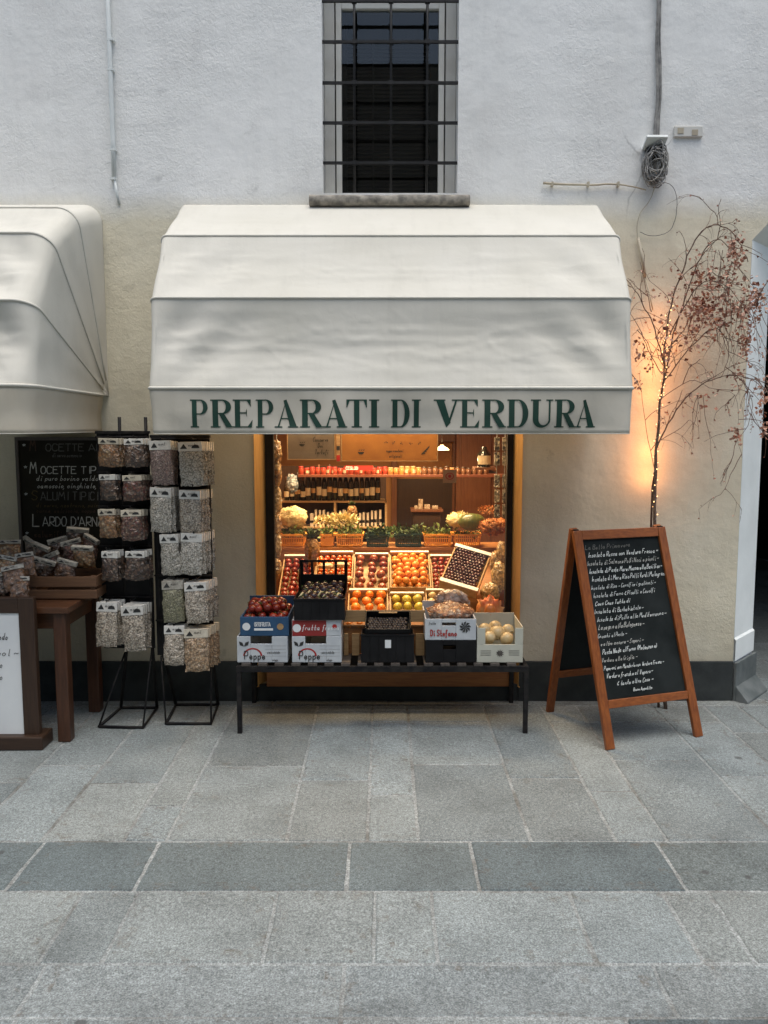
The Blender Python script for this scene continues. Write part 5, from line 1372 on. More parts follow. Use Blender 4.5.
# Di Stefano box on black box
a7, b7 = X2(425.5, 476, cY0, .48); zd0 = PZ(640.5, cY0); zd1 = PZ(619, cY0)
crate('fruit_box', 'black box with a hand slot beneath the white Di Stefano box', 'fruit box', a7, b7, cY0, cY1, BZ, zd0, 'blackplastic', slot=(.35, .6, .6, .78))
e = crate('fruit_box', 'white fruit box printed Di Stefano in red, full of bagged vegetables', 'fruit box', a7-.003, b7, cY0+.002, cY1, zd0+.001, zd1, 'whitecard', slot=(.33, .6, .68, .82), backh=.03)
mb = MB(); W_ = b7-a7; H = zd1-zd0; y = cY0+.0005
stroke_text(mb, 'Di Stefano', (a7+W_*.1, y, zd0+H*.22), (1, 0, 0), (0, 0, 1), H*.27, .0055, .62, 0, 0, seed=1)
mb.build('lettering', 'redink', e)
mb = MB()
for k in range(9): 
    a_ = k*.7; c = Vector((a7+W_*.78, y, zd0+H*.62)); mb.poly([c+Vector((0, -.0002*k, 0)), c+Vector((math.cos(a_)*W_*.12, -.0002*k, math.sin(a_)*H*.28)), c+Vector((math.cos(a_+.5)*W_*.09, -.0002*k, math.sin(a_+.5)*H*.22))])
mb.build('printed_leaf', 'ink', e); mb = MB(); stroke_text(mb, 'frutta', (a7+W_*.06, y, zd0+H*.75), (1, 0, 0), (0, 0, 1), H*.12, .002, .6, .2, 0)
mb.build('small_lettering', 'ink', e)
def lump(name, m, label, cat, c, sx, sy, sz, seed, group=None, amp=.25, fr_=3.0):
    mb = MB(); c = Vector(c)
    def fn(u, v):
        th = 2*math.pi*u; ph = math.pi*v; d = Vector((math.sin(ph)*math.cos(th), math.sin(ph)*math.sin(th), -math.cos(ph)))
        k = 1+amp*noise.noise(d*fr_+Vector((seed, 0, 0)))+amp*.5*noise.noise(d*fr_*2.7+Vector((0, seed, 0)))
        return c+Vector((d.x*sx*k, d.y*sy*k, d.z*sz*k))
    mb.grid(fn, 24, 14)
    return tag(mb.build(name, m, org=c), label, cat, group)
netmat = speckle('netted_onions', [(.60, .24, .10), (.70, .38, .2), (.42, .14, .06), (.66, .52, .4)], 45, .25, .7)
whitefilm = speckle('white_plastic_film', [(.66, .60, .55), (.52, .30, .18), (.70, .66, .62)], 30, .2, .8)
lump('vegetable_bag', netmat, 'clear bag of orange roots filling the Di Stefano box', 'vegetable bag', ((a7+b7)/2+.01, -.38, zd1+.0), .135, .15, .055, 2.2)
lump('vegetable_bag', whitefilm, 'white netted bag standing at the back of the Di Stefano box', 'vegetable bag', ((a7+b7)/2+.03, -.24, zd1+.05), .10, .05, .055, 5.1)
# right carton with pale onions
a8, b8 = X2(477, 523, cY0, .5); z8 = PZ(628, cY0)
oc = empty('onion_carton', ((a8+b8)/2, cY0+.15, BZ), 'white carton with cut out front holding pale onions at the right end of the bench', 'carton')
mb = MB(); H = z8-BZ; W_ = b8-a8; th = .006; z0 = BZ+.001
y0_, y1_ = cY0, cY0+.30
mb.box(a8, b8, y0_, y0_+th, z0, z0+H*.52); mb.box(a8, a8+W_*.18, y0_, y0_+th, z0+H*.52, z8); mb.box(b8-W_*.18, b8, y0_, y0_+th, z0+H*.52, z8)
mb.box(a8, a8+th, y0_+th, y1_, z0, z8+.006); mb.box(b8-th, b8, y0_+th, y1_, z0, z8+.006); mb.box(a8+th, b8-th, y1_-th, y1_, z0, z8+.02); mb.box(a8+th, b8-th, y0_+th, y1_-th, z0, z0+th)
mb.build('carton_walls', mat('cream_carton', (.52, .52, .44), (.46, .46, .39), sc=14, rough=.6), oc, bevel=.002)
mb = MB(); c = Vector(((a8+b8)/2, y0_-.0012, z0+H*.27))
for k in range(10):
    a_ = k*.628; mb.poly([c+Vector((math.cos(a_)*.014, -.00015*k, math.sin(a_)*.014)), c+Vector((math.cos(a_+.3)*.024, -.00015*k, math.sin(a_+.3)*.022)), c+Vector((math.cos(a_+.5)*.014, -.00015*k, math.sin(a_+.5)*.014)), c])
for k in range(3):
    for sx_ in (-.11, .05): mb.quad(c+Vector((sx_, 0, .012-.012*k)), c+Vector((sx_+.06, 0, .012-.012*k)), c+Vector((sx_+.06, 0, .015-.012*k)), c+Vector((sx_, 0, .015-.012*k)))
mb.build('emblem', 'greywood', oc)
for (u, v, z_, dd) in ((.3, .12, .045, 'front left'), (.68, .1, .04, 'front right'), (.5, .28, .06, 'middle'), (.25, .4, .07, 'back left'), (.75, .38, .07, 'back right'), (.5, .6, .07, 'rearmost')):
    fruit('onion', (a8+W_*u, y0_+.02+.28*v+.02, z0+H*.4+z_), dd+' pale onion in the cream carton at the bench end', 'onion', 'onions in the cream carton', .042)
lump('orange_wrapped_fruit', mat('orange_tissue', (.72, .12, .03), (.6, .32, .12), sc=14, rough=.5, bump=.8, bsc=20, bd=.01), 'fruit wrapped in orange tissue standing behind the pale onion carton', 'wrapped fruit', P(490, 611, -.16), .075, .05, .085, 1.3, amp=.5, fr_=4)
lump('orange_wrapped_fruit', mat('golden_squash', (.6, .2, .04), (.45, .12, .03), rough=.4), 'small golden squash showing inside the orange tissue', 'squash', P(490, 612, -.23), .035, .03, .05, 4.3, amp=.1)

# ================================================================== THE LIT DISPLAY INSIDE
DX0, DX1 = gx0+.005, gx1-.005
stt = empty('display_steps', (0, .4, .3), 'sloping wooden display steps carrying the fruit trays inside the shop window', 'display stand')
def slopez(y): return .455+(y-.10)*.53
mb = MB()
mb.quad((DX0, .09, slopez(.09)-.02), (DX1, .09, slopez(.09)-.02), (DX1, .82, slopez(.82)-.02), (DX0, .82, slopez(.82)-.02)); mb.quad((DX0, .09, .3), (DX1, .09, .3), (DX1, .09, slopez(.09)-.02), (DX0, .09, slopez(.09)-.02))
mb.build('slope', 'shelfwood', stt)
LZ = PZ(547, .86)
mb = MB(); mb.box(RX0+.01, RX1-.01, .84, 1.12, LZ-.025, LZ); mb.build('ledge', 'shelfwood', stt, bevel=.003)
mb = MB(); mb.box(RX0+.01, RX1-.01, .845, .86, .3, LZ-.026); mb.build('riser', 'shelfwood', stt)
TILT = math.atan(.53)
def tray(label, pa, pb, pyf, pyb, yf, group='wooden fruit trays in the window', m='traywood', wall=.045, lipf=None):
    """tray lying on the slope between the pixel rows pyf (front) and pyb (back)"""
    # find y on slope for pixel row
    def ys(py):
        lo, hi = -.1, 1.2
        for _ in range(40):
            md = (lo+hi)/2
            if PZ(py, md) < slopez(md)+.02: lo, hi = lo, md
            else: lo = md
            if False: pass
        return md
    def solve(py):
        best = min((abs(PZ(py, y_*.005)-(slopez(y_*.005)+.02)), y_*.005) for y_ in range(10, 190)); return best[1]
    ya, yb = solve(pyf), solve(pyb)
    zc_ = slopez((ya+yb)/2)
    x0, x1 = PX(pa, (ya+yb)/2, zc_), PX(pb, (ya+yb)/2, zc_)
    c = Vector(((x0+x1)/2, (ya+yb)/2, zc_)); Lh = (yb-ya)/2/math.cos(TILT); hw = (x1-x0)/2
    e = empty('fruit_tray', c, label, 'fruit tray', group)
    T = Matrix.Translation(c) @ Matrix.Rotation(TILT, 4, 'X')
    mb = MB(); mb.T = T; th = .008
    mb.box(-hw, hw, -Lh, Lh, -.015, -.008); mb.box(-hw, -hw+th, -Lh+th, Lh-th, -.007, wall); mb.box(hw-th, hw, -Lh+th, Lh-th, -.007, wall)
    mb.box(-hw, hw, -Lh, -Lh+th, -.007, wall+.004 if lipf is None else lipf); mb.box(-hw, hw, Lh-th, Lh, -.007, wall+.012)
    mb.build('tray_walls', m, e, bevel=.0015)
    mb = MB(); mb.T = T; mb.box(-hw+.004, hw-.004, Lh-.006, Lh+.006, wall+.0125, wall+.022); mb.build('paper_edge', 'paper', e)
    return e, T, hw-th, Lh-th
def tray_fill(T, hw, Lh, kind, label, cat, group, r, jit=.4, lay=1, h0=0):
    st_ = r*1.95; nx = max(1, int(2*hw/st_)); ny = max(1, int(2*Lh/st_))
    for L in range(lay):
        for j in range(ny-L):
            sh = .25*(1 if j % 2 else -1)
            for i in range(nx-L):
                x = -hw+(i+.5+L*.5)*2*hw/nx+sh*r*.8+rt.uniform(-jit, jit)*r; y = -Lh+(j+.5+L*.5)*2*Lh/ny+rt.uniform(-jit, jit)*r
                x = max(-hw+r*.95, min(hw-r*.95, x))
                fruit(kind, T @ Vector((x, y, r-.006+L*r*1.4+h0+rt.uniform(0, .15)*r)), gl(label, i, j, L), cat, group, r)
e, T, hw, Lh = tray('wooden tray of dark red apples in the middle of the upper row', 354, 389, 591, 558, 0)
tray_fill(T, hw, Lh, 'apple', 'dark red apple in the upper middle tray', 'apple', 'apples in the upper middle tray', .030, lay=1, h0=.012)
e, T, hw, Lh = tray('wooden tray heaped with small oranges right of the red apples', 390, 430, 590, 556, 0)
tray_fill(T, hw, Lh, 'mandarin', 'small orange in the heaped upper tray', 'mandarin', 'small oranges in the upper tray', .026, lay=2, h0=.01)
e, T, hw, Lh = tray('wooden tray of mixed golden peppers left of the red apples', 316, 353, 591, 556, 0)
tray_fill(T, hw, Lh, 'pepper', 'pepper in the tray left of the red apples', 'pepper', 'peppers in the upper tray', .019, .4, 1, .015)
for k, (px, py) in enumerate(((326, 566), (342, 565), (330, 580), (345, 579))):
    lump('paper_wrap', mat('pale_wrap', (.62, .45, .28), (.5, .33, .17), sc=20, rough=.5, bump=.6, bsc=30), ['pale paper wrap at the back left of the pepper tray', 'pale paper wrap at the back right of the pepper tray', 'pale paper wrap at the front left of the pepper tray', 'pale paper wrap at the front right of the pepper tray'][k], 'paper wrap', P(px, py, .5-.1*(k > 1)), .055, .03, .02, k+1.0, 'paper wraps between the peppers', .3)
e, T, hw, Lh = tray('wooden tray of tomatoes at the left end of the upper row', 281, 315, 604, 560, 0)
tray_fill(T, hw, Lh, 'tomato', 'tomato in the far left window tray', 'tomato', 'tomatoes in the far left window tray', .026, .2, 1, .015)
e, T, hw, Lh = tray('wooden tray of large oranges in the lower row above the fig crate', 348, 388, 621, 594, 0)
tray_fill(T, hw, Lh, 'orange', 'large orange in the lower window tray', 'orange', 'large oranges in the lower tray', .032, .15, 1, .02)
e, T, hw, Lh = tray('wooden tray of yellow green apples in the lower row', 390, 425, 621, 597, 0)
tray_fill(T, hw, Lh, 'pear', 'yellow green apple in the lower window tray', 'apple', 'yellow green apples in the lower tray', .030, .15, 1, .02)
e, T, hw, Lh = tray('wooden tray of brown onions behind the Di Stefano box', 426, 468, 621, 594, 0)
tray_fill(T, hw, Lh, 'onion', 'brown onion in the lower right window tray', 'onion', 'onions in the lower right window tray', .028, .2, 1, .02)
e, T, hw, Lh = tray('wooden tray of pears behind the upper black crate', 318, 347, 621, 594, 0)
tray_fill(T, hw, Lh, 'pear', 'yellow pear behind the upper black crate', 'pear', 'pears in the half hidden tray', .028, .2, 1, .02)
e, T, hw, Lh = tray('shallow dark tray of loose red fruit behind the tilted plum tray', 431, 466, 590, 557, 0, wall=.02)
tray_fill(T, hw, Lh, 'tomato', 'small red fruit behind the plum tray', 'tomato', 'small red fruit in the dark tray', .022, .2, 1, 0)
# plum tray turned on the pile
qBL, qBR, qTL = P(431, 582, .20), P(468, 593, .14), P(463, 550, .50); pu = (qBR-qBL).normalized(); pw = pu.cross(qTL-qBL).normalized(); pv_ = pw.cross(pu)
pc = (qBR+qTL)/2; pt = empty('plum_tray', pc, 'wooden tray of dark plums lying askew on top of the fruit at right', 'fruit tray')
Tm = Matrix.Translation(pc) @ Matrix((pu, pv_, pw)).transposed().to_4x4()
mb = MB(); mb.T = Tm; hw, Lh, th = (qBR-qBL).length/2, (qTL-qBL).dot(pv_)/2, .01
mb.box(-hw, hw, -Lh, Lh, -.03, -.022); mb.box(-hw, -hw+th, -Lh+th, Lh-th, -.021, .03); mb.box(hw-th, hw, -Lh+th, Lh-th, -.021, .03); mb.box(-hw, hw, -Lh, -Lh+th, -.021, .036); mb.box(-hw, hw, Lh-th, Lh, -.021, .036)
mb.build('tray_walls', 'traywood', pt, bevel=.002)
mb = MB(); mb.T = Tm; mb.box(-hw-.002, hw+.002, -Lh-.002, -Lh+.028, .0362, .042); mb.box(-hw-.002, hw+.002, Lh-.028, Lh+.002, .0362, .042); mb.build('paper_lip', 'paper', pt)
for j in range(13):
    for i in range(10):
        fruit('berry', Tm @ Vector((-hw+.02+(i+.5*(j % 2))*(2*hw-.04)/10, -Lh+.035+j*(2*Lh-.07)/12, .018+rt.uniform(0, .008))), gl('dark plum in the askew tray', i, j), 'plum', 'plums in the askew tray', .0135)
# bags at the right end of the window
bagm = speckle('golden_pasta_bag', [(.62, .42, .2), (.52, .32, .12), (.7, .52, .3)], 55, .2, .6)
for k, (px, py, Y, sx, sz, d) in enumerate(((499, 577, .25, .05, .10, 'front'), (490, 592, .16, .06, .06, 'lowest'), (503, 552, .4, .045, .07, 'upper'), (497, 562, .5, .05, .08, 'rear'))):
    lump('pasta_bag', bagm, f'{d} of the clear bags of golden pasta piled at the right end of the window', 'pasta bag', P(px, py, Y), sx, .04, sz, k*1.7, 'pasta bags at the right end of the window')
# baskets with greens on the ledge
basket_mats = {'o': mat('orange_plastic', (.78, .36, .07), (.66, .28, .05), rough=.4), 'g': mat('dark_green_plastic', (.02, .05, .045), (.015, .035, .03), rough=.35)}
def basket(label, pa, pb, kind, leaf, nleaf, Y=.93, hpx=13):
    x0, x1 = PX(pa, Y-.08, LZ), PX(pb, Y-.08, LZ); h = .088; z0 = LZ+.001
    e = empty('basket', ((x0+x1)/2, Y, LZ), label, 'basket', 'baskets of greens on the window ledge')
    mb = MB(); y0, y1 = Y-.08, Y+.08; th = .005; tp_ = .012
    n = 12
    for (A, B) in (((x0+tp_, y0+tp_), (x1-tp_, y0+tp_)), ((x1-tp_, y0+tp_), (x1-tp_, y1-tp_)), ((x1-tp_, y1-tp_), (x0+tp_, y1-tp_)), ((x0+tp_, y1-tp_), (x0+tp_, y0+tp_))):
        A = Vector((*A, 0)); B = Vector((*B, 0)); o_ = (B-A).cross(Vector((0, 0, 1))).normalized()*tp_
        for k in range(n+1):
            p = A.lerp(B, k/n); q_ = p+o_
            mb.beam((p.x, p.y, z0), (q_.x, q_.y, z0+h), .005, .004)
        mb.beam((A.x, A.y, z0+.012), (B.x, B.y, z0+.012), .02, .006)
        mb.beam((A.x+o_.x, A.y+o_.y, z0+h), (B.x+o_.x, B.y+o_.y, z0+h), .012, .016)
        mb.beam((A.x+o_.x*.6, A.y+o_.y*.6, z0+h*.72), (B.x+o_.x*.6, B.y+o_.y*.6, z0+h*.72), .012, .005)
    mb.box(x0+tp_, x1-tp_, y0+tp_, y1-tp_, z0, z0+.005)
    mb.build('basket_walls', basket_mats[kind], e)
    lm = MB()
    for _ in range(int(nleaf*1.7)):
        c = Vector((rt.uniform(x0+.01, x1-.01), rt.uniform(y0, y1), z0+h*.75+abs(rt.gauss(0, .03)))); a_ = Vector((rt.uniform(-1, 1), rt.uniform(-1, .3), rt.uniform(-.2, 1))).normalized()
        b_ = a_.orthogonal().normalized(); b_.rotate(Matrix.Rotation(rt.uniform(0, 6.28), 3, a_)); l = rt.uniform(.02, .045); w = l*.25
        lm.quad(c, c+a_*l*.5+b_*w, c+a_*l, c+a_*l*.5-b_*w)
    g_ = lm.build('greens', leaf, org=((x0+x1)/2, Y, z0+h)); tag(g_, 'loose '+('dark ' if leaf == 'darkherb' else 'fresh ')+'greens filling the '+label.split(',')[0], 'greens', 'greens in the ledge baskets')
basket('leftmost orange basket, on the window ledge', 281, 305, 'o', 'herb', 160)
basket('narrow orange basket behind the pineapple, on the window ledge', 320, 334, 'o', 'herb', 120)
basket('third orange basket from the left, on the window ledge', 336, 363, 'o', 'herb', 200)
basket('left dark green basket, on the window ledge', 366, 389, 'g', 'darkherb', 220)
basket('right dark green basket, on the window ledge', 395, 422, 'g', 'darkherb', 220)
basket('orange basket right of the dark green ones, on the window ledge', 424, 452, 'o', 'herb', 180)
basket('rightmost orange basket, on the window ledge', 454, 481, 'o', 'herb', 60)
# pale chrysanthemum-like vegetables behind the baskets
def petals(name, label, px, py, Y, sx, sz, n, m, s=(.02, .035)):
    c0_ = P(px, py, Y); lm = MB()
    for _ in range(n):
        d = Vector((rt.gauss(0, 1), rt.gauss(0, 1), rt.gauss(0, 1))).normalized(); c = c0_+Vector((d.x*sx, d.y*.06, d.z*sz))*rt.uniform(.35, 1); a_ = (d+Vector((0, -.3, .5))).normalized()
        b_ = a_.orthogonal().normalized(); b_.rotate(Matrix.Rotation(rt.uniform(0, 6.28), 3, a_)); l = rt.uniform(*s); w = l*.3
        lm.quad(c, c+a_*l*.5+b_*w, c+a_*l, c+a_*l*.5-b_*w)
    return tag(lm.build(name, m, org=c0_), label, 'vegetable')
petals('cauliflower', 'big pale cauliflower with ruffled leaves above the leftmost orange basket', 293, 518, .95, .10, .08, 1100, 'paleveg', (.012, .024))
caul = mat('cauliflower_curd', (.66, .54, .30), (.48, .40, .18), sc=30, rough=.7, bump=1, bsc=70, bd=.01)
lump('cauliflower', caul, 'bright round cauliflower nested in ruffled leaves at the left of the ledge', 'cauliflower', P(293, 517, .93), .105, .07, .078, 6.1, amp=.32, fr_=4)
lump('cauliflower', caul, 'pale cauliflower leaning on the dark green squash', 'cauliflower', P(457, 520, .88), .075, .06, .05, 2.1, amp=.35, fr_=4)
lump('chanterelle_heap', mat('rusty_orange_heap', (.5, .16, .04), (.22, .1, .03), sc=28, rough=.6, bump=1, bsc=60, bd=.012), 'rusty orange mushroom heap at the right jamb above the ledge', 'mushrooms', P(493, 527, .74), .10, .07, .055, 7.7, amp=.5, fr_=5)
petals('endive', 'pale endive leaves standing behind the third orange basket', 342, 521, 1.0, .12, .04, 500, 'paleveg', (.02, .045))
petals('endive', 'small clump of pale endive behind the narrow basket', 322, 521, 1.0, .05, .035, 120, 'paleveg')
petals('leafy_bunch', 'loose bunch of grey green leaves over the gap between the dark baskets', 392, 532, 1.0, .04, .03, 120, 'herb')
# pineapples
pinm = speckle('pineapple_skin', [(.34, .17, .05), (.26, .12, .04), (.42, .24, .08)], 55, .5, 1.0, 0)
def pineapple(label, px, pyc, Y, h, r, leafh):
    c = P(px, pyc, Y); e = empty('pineapple', (c.x, c.y, c.z-h/2), label, 'pineapple', 'pineapples in the window')
    mb = MB(); mb.lathe([(0, -h/2), (r*.6, -h*.46), (r*.9, -h*.3), (r, -.02), (r*.92, h*.25), (r*.6, h*.44), (0, h*.5)], c, 16); mb.build('fruit_body', pinm, e)
    mb = MB()
    for k in range(34):
        a_ = k*2.4; o_ = .25+.75*(k/34); d = Vector((math.cos(a_)*o_, math.sin(a_)*o_, 1.1-.5*k/34)).normalized(); b_ = d.cross(Vector((0, 0, 1))).normalized(); s0 = c+Vector((0, 0, h*.46)); l = leafh*rt.uniform(.7, 1)
        mb.poly([s0-b_*.006, s0+b_*.006, s0+d*l*.5+b_*.006, s0+d*l+Vector((0, 0, -l*.1)), s0+d*l*.5-b_*.006])
    mb.build('crown_leaves', 'darkherb', e)
pineapple('pineapple hanging in front of the ledge baskets near the left of the window', 312, 549, .62, .155, .056, .13)
pineapple('small golden pineapple standing before the wine shelf', 352, 511, 1.1, .09, .04, .05)
mb = MB(); c = P(312.5, 545, .62); lo = slopez(.62)
ps = empty('fruit_pedestal', (c.x, .62, lo), 'small wooden block holding up the hanging pineapple', 'block')
mb.box(c.x-.03, c.x+.03, .59, .65, lo-.018, PZ(549, .62)-.078); mb.build('block', 'shelfwood', ps, bevel=.003)

# shelves at the back
SY = 1.45
shx0, shx1 = P(283, 500, SY).x, P(385, 500, SY).x
zS1 = PZ(501, SY); zS2 = PZ(474, SY); zS0 = PZ(527, SY)
bk = empty('bottle_shelves', ((shx0+shx1)/2, SY+.1, 0), 'wooden shelf unit holding wine bottles at the back left of the shop', 'shelf unit')
mb = MB(); mb.box(RX0+.01, shx1, SY, SY+.2, zS1-.014, zS1); mb.box(RX0+.01, shx1, SY, SY+.2, zS0-.014, zS0); mb.build('shelf', 'traywood', bk, bevel=.002)
mb = MB()
for px in (335, 386): x = P(px, 510, SY).x; mb.box(x-.009, x+.009, SY+.001, SY+.2, zS0+.0002, zS1-.0145)
mb.build('divider', 'traywood', bk)
mb = MB(); mb.box(RX0+.01, shx1+.01, SY+.2, SY+.215, 0, zS1+.27); mb.build('back_board', 'darkwood', bk)
jr = empty('jar_shelf', (0, SY-.05, zS2), 'long red shelf crossing the shop and holding the preserve jars', 'shelf')
ja, jb_ = P(298, 474, SY-.08).x, P(506, 474, SY-.08).x
mb = MB(); mb.box(ja, jb_, SY-.1, SY+.08, zS2-.02, zS2); mb.build('board', mat('red_brown_board', (.17, .05, .022), (.12, .035, .018), rough=.5), jr, bevel=.002)
for px in (300, 400, 500):
    x = P(px, 474, SY).x; mb = MB(); mb.box(x-.008, x+.008, SY+.08, RY1-.002, zS2-.03, zS2-.004); mb.build('bracket', 'iron', jr)
glass_dark = mat('dark_bottle_glass', (.012, .012, .010), (.02, .018, .012), rough=.12, coat=.3)
lab_m = [mat('cream_wine_label', (.60, .50, .34), (.52, .42, .28), sc=60, rough=.6), mat('tan_wine_label', (.50, .30, .12), (.42, .24, .1), sc=60, rough=.6)]
def bottle_proto(lm, l0=.04, lh=.05):
    e = empty('wine_bottle', (0, 0, 0), 'b', 'bottle')
    mb = MB(); mb.lathe([(0, 0), (.028, 0), (.03, .005), (.03, .13), (.024, .155), (.011, .18), (.0105, .225), (.012, .23), (0, .232)], (0, 0, 0), 12); mb.build('glass_body', glass_dark, e)
    mb = MB()
    mb.grid(lambda u, v: Vector((.0306*math.sin((u-.5)*2.3), -.0306*math.cos((u-.5)*2.3), l0+lh*v)), 8, 2); mb.build('paper_label', lm, e)
    mb = MB(); mb.lathe([(.0115, .195), (.0125, .2), (.0128, .232), (0, .235)], (0, 0, 0), 10); mb.build('cap', 'redwood' if lm is lab_m[0] else 'darkwood', e)
    return e
protos = [bottle_proto(lab_m[0], .035, .055), bottle_proto(lab_m[1], .055, .035)]; used = [False, False]
xs = [286+i*5.35 for i in range(18)]
for i, px in enumerate(xs):
    k = 0 if i % 3 != 2 and i != 9 else 1; sc_ = 1.0 if i > 3 else .82
    loc = Vector((P(px+1, 500, SY+.06).x, SY+.05+(.01 if i % 2 else 0), zS1+.0005))
    lab = 'wine bottle with a '+('cream' if k == 0 else 'tan')+f' label, {OW[i]} from the left on the bottle shelf'
    proto_dup(protos[k], not used[k], loc, (0, 0, rt.uniform(-.3, .3)), lab, 'wine bottles with '+('cream' if k == 0 else 'tan')+' labels', (rt.uniform(.64, .76), .74, rt.uniform(1.02, 1.24) if i > 3 else rt.uniform(.8, 1.0))); used[k] = True
# boxes / jars on the lower shelf
def carton_p(m):
    mb = MB(); mb.box(-.014, .014, -.03, .03, 0, .105); mb.cur = 1; mb.box(-.0142, .0142, -.0315, -.0302, .03, .05); return mb
cpm = mat('pale_pack', (.62, .55, .45), (.54, .46, .36), sc=50, rough=.6)
first = None
for i in range(19):
    px = 312+i*4.0
    if px in (): continue
    if abs(px-335) < 3 or abs(px-385) < 3: continue
    loc = Vector((P(px, 520, SY+.04).x, SY+.05, zS0+.0005))
    if first is None:
        first = carton_p(0).build('paper_pack', [cpm, 'louvre'], bevel=.002); first.location = loc; tag(first, 'slim pale pack under the wine bottles, first from the left', 'pack', 'slim packs under the wine bottles'); npk = 1
    else: c = first.copy(); COL.objects.link(c); c.location = loc; c.rotation_euler = (0, 0, rt.uniform(-.1, .1)); c.scale = (.62, 1, rt.uniform(1.0, 1.3)); c['label'] = f'slim pale pack under the wine bottles, {OW[npk]} from the left'; npk += 1
# jars on the red shelf
def jar_proto(m, lidm, r=.022, h=.055):
    e = empty('preserve_jar', (0, 0, 0), 'j', 'jar')
    mb = MB(); mb.lathe([(0, 0), (r*.9, 0), (r, .004), (r, h*.75), (r*.8, h*.85), (r*.8, h*.9), (0, h*.9)], (0, 0, 0), 12); mb.build('glass_body', m, e)
    mb = MB(); mb.lathe([(r*.88, h*.86), (r*.88, h), (0, h*1.0)], (0, 0, 0), 12); mb.build('lid', lidm, e)
    if lidm != 'darkwood':
        mb = MB(); mb.grid(lambda u, v: Vector(((r+.0006)*math.sin((u-.5)*1.7), -(r+.0006)*math.cos((u-.5)*1.7), h*.18+h*.42*v)), 8, 2); mb.build('paper_label', lab_m[0], e)
    return e
jm = [mat('red_preserve', (.34, .05, .025), (.26, .04, .02), sc=30, rough=.15, coat=.6), mat('amber_preserve', (.55, .24, .06), (.34, .14, .05), sc=30, rough=.15, coat=.6), mat('dark_preserve', (.10, .035, .02), (.2, .1, .05), sc=30, rough=.15, coat=.6)]
jp = [jar_proto(jm[0], 'redink'), jar_proto(jm[1], 'traywood'), jar_proto(jm[2], 'darkwood')]; used = [False]*3
for i in range(34):
    px = 301+i*5.6
    if px > 498: break
    k = 0 if i < 16 else (1 if i < 22 else 2)
    if i in (21, 27): k = 1
    loc = Vector((P(px, 470, SY-.06).x, SY-.06+(.012 if i % 2 else 0), zS2+.0005))
    nm = ['red', 'amber', 'dark'][k]
    proto_dup(jp[k], not used[k], loc, (0, 0, rt.uniform(0, 6)), f'{nm} preserve jar on the long red shelf, {(OW+["twenty first","twenty second","twenty third","twenty fourth","twenty fifth","twenty sixth","twenty seventh","twenty eighth","twenty ninth","thirtieth","thirty first","thirty second","thirty third","thirty fourth","thirty fifth","thirty sixth"])[i]} from the left', f'{nm} preserve jars on the long shelf', (1, 1, rt.uniform(.9, 1.2))); used[k] = True
sp_ = empty('shelf_banner', P(356, 467, SY-.1), 'narrow strip of pale letters on the red jar shelf', 'shelf label')
mb = MB(); p = P(345, 469.5, SY-.105); mb.box(p.x, P(373, 469, SY-.105).x, SY-.112, SY-.105, p.z-.006, p.z+.03); mb.build('strip', 'redink', sp_)
mb = MB(); stroke_text(mb, 'CEGLOD', (p.x+.008, SY-.1125, p.z), (1, 0, 0), (0, 0, 1), .022, .004, 1.0, 0, 0); mb.build('lettering', 'paper', sp_)
# blue patterned bag and hanging goods at the left
bluem = speckle('blue_white_pattern', [(.45, .5, .52), (.12, .2, .26), (.6, .62, .6)], 60, .4, .4)
lump('patterned_bag', bluem, 'blue and white patterned bag at the left end of the wine bottles', 'bag', P(292, 484, SY-.08), .05, .03, .075, 3.3)
gold = speckle('golden_dried_goods', [(.62, .36, .12), (.5, .24, .08), (.7, .5, .25), (.3, .12, .04)], 45, .25, .8)
for k, (py, h, mm) in enumerate(((452, .075, gold), (474, .09, gold), (500, .10, bagm), (524, .07, gold), (545, .085, bagm), (568, .07, gold))):
    lump('hanging_bag', mm, ['topmost', 'second', 'third', 'fourth', 'fifth', 'lowest'][k]+' bag of golden dried goods hanging inside the left jamb', 'hanging bag', P(276.5, py, .14), .034, .025, h, k*2.3, 'bags hanging inside the left jamb', .25)
mb = MB(); p = P(276.5, 440, .14); mb.tube([(p.x, .14, p.z+.2), (p.x, .14, PZ(575, .14))], .003, 5); tag(mb.build('vertical_rope', 'cable', org=p), 'cord carrying the bags inside the left window jamb', 'cord')
# hanging packs at the right
rb = speckle('black_white_packs', [(.62, .56, .42), (.08, .06, .04), (.5, .42, .3), (.03, .02, .02)], 60, .35, .4)
k = 0
for col_ in (497, 505):
    for py in (444, 459, 481, 496, 511):
        p = P(col_, py, .20 if col_ == 505 else .26); mb = MB(); mb.box(p.x-.018, p.x+.018, p.y-.012, p.y+.012, p.z-.043, p.z+.043)
        o = mb.build('hanging_pack', rb, org=p, bevel=.004)
        tag(o, f'printed pack inside the right jamb, {["first","second","third","fourth","fifth"][k % 5]} down, '+('left' if col_ == 497 else 'right')+' column', 'pack', 'packs hanging inside the right jamb'); k += 1
mb = MB(); 
for col_, yy in ((497, .26), (505, .2)): p = P(col_, 440, yy); mb.tube([(p.x, yy, p.z+.25), (p.x, yy, PZ(515, yy))], .003, 5)
tag(mb.build('vertical_rope', 'cable', org=P(501, 440, .23)), 'pair of cords carrying the packs inside the right window jamb', 'cord')
kt = empty('dark_canister', P(484, 468, .6), 'dark canister with a pale label by the upper right of the window', 'canister')
c = P(484, 467, .6); mb = MB(); mb.lathe([(0, 0), (.045, 0), (.048, .01), (.048, .09), (.02, .12), (.018, .14), (0, .142)], c, 14); mb.build('can_body', glass_dark, kt)
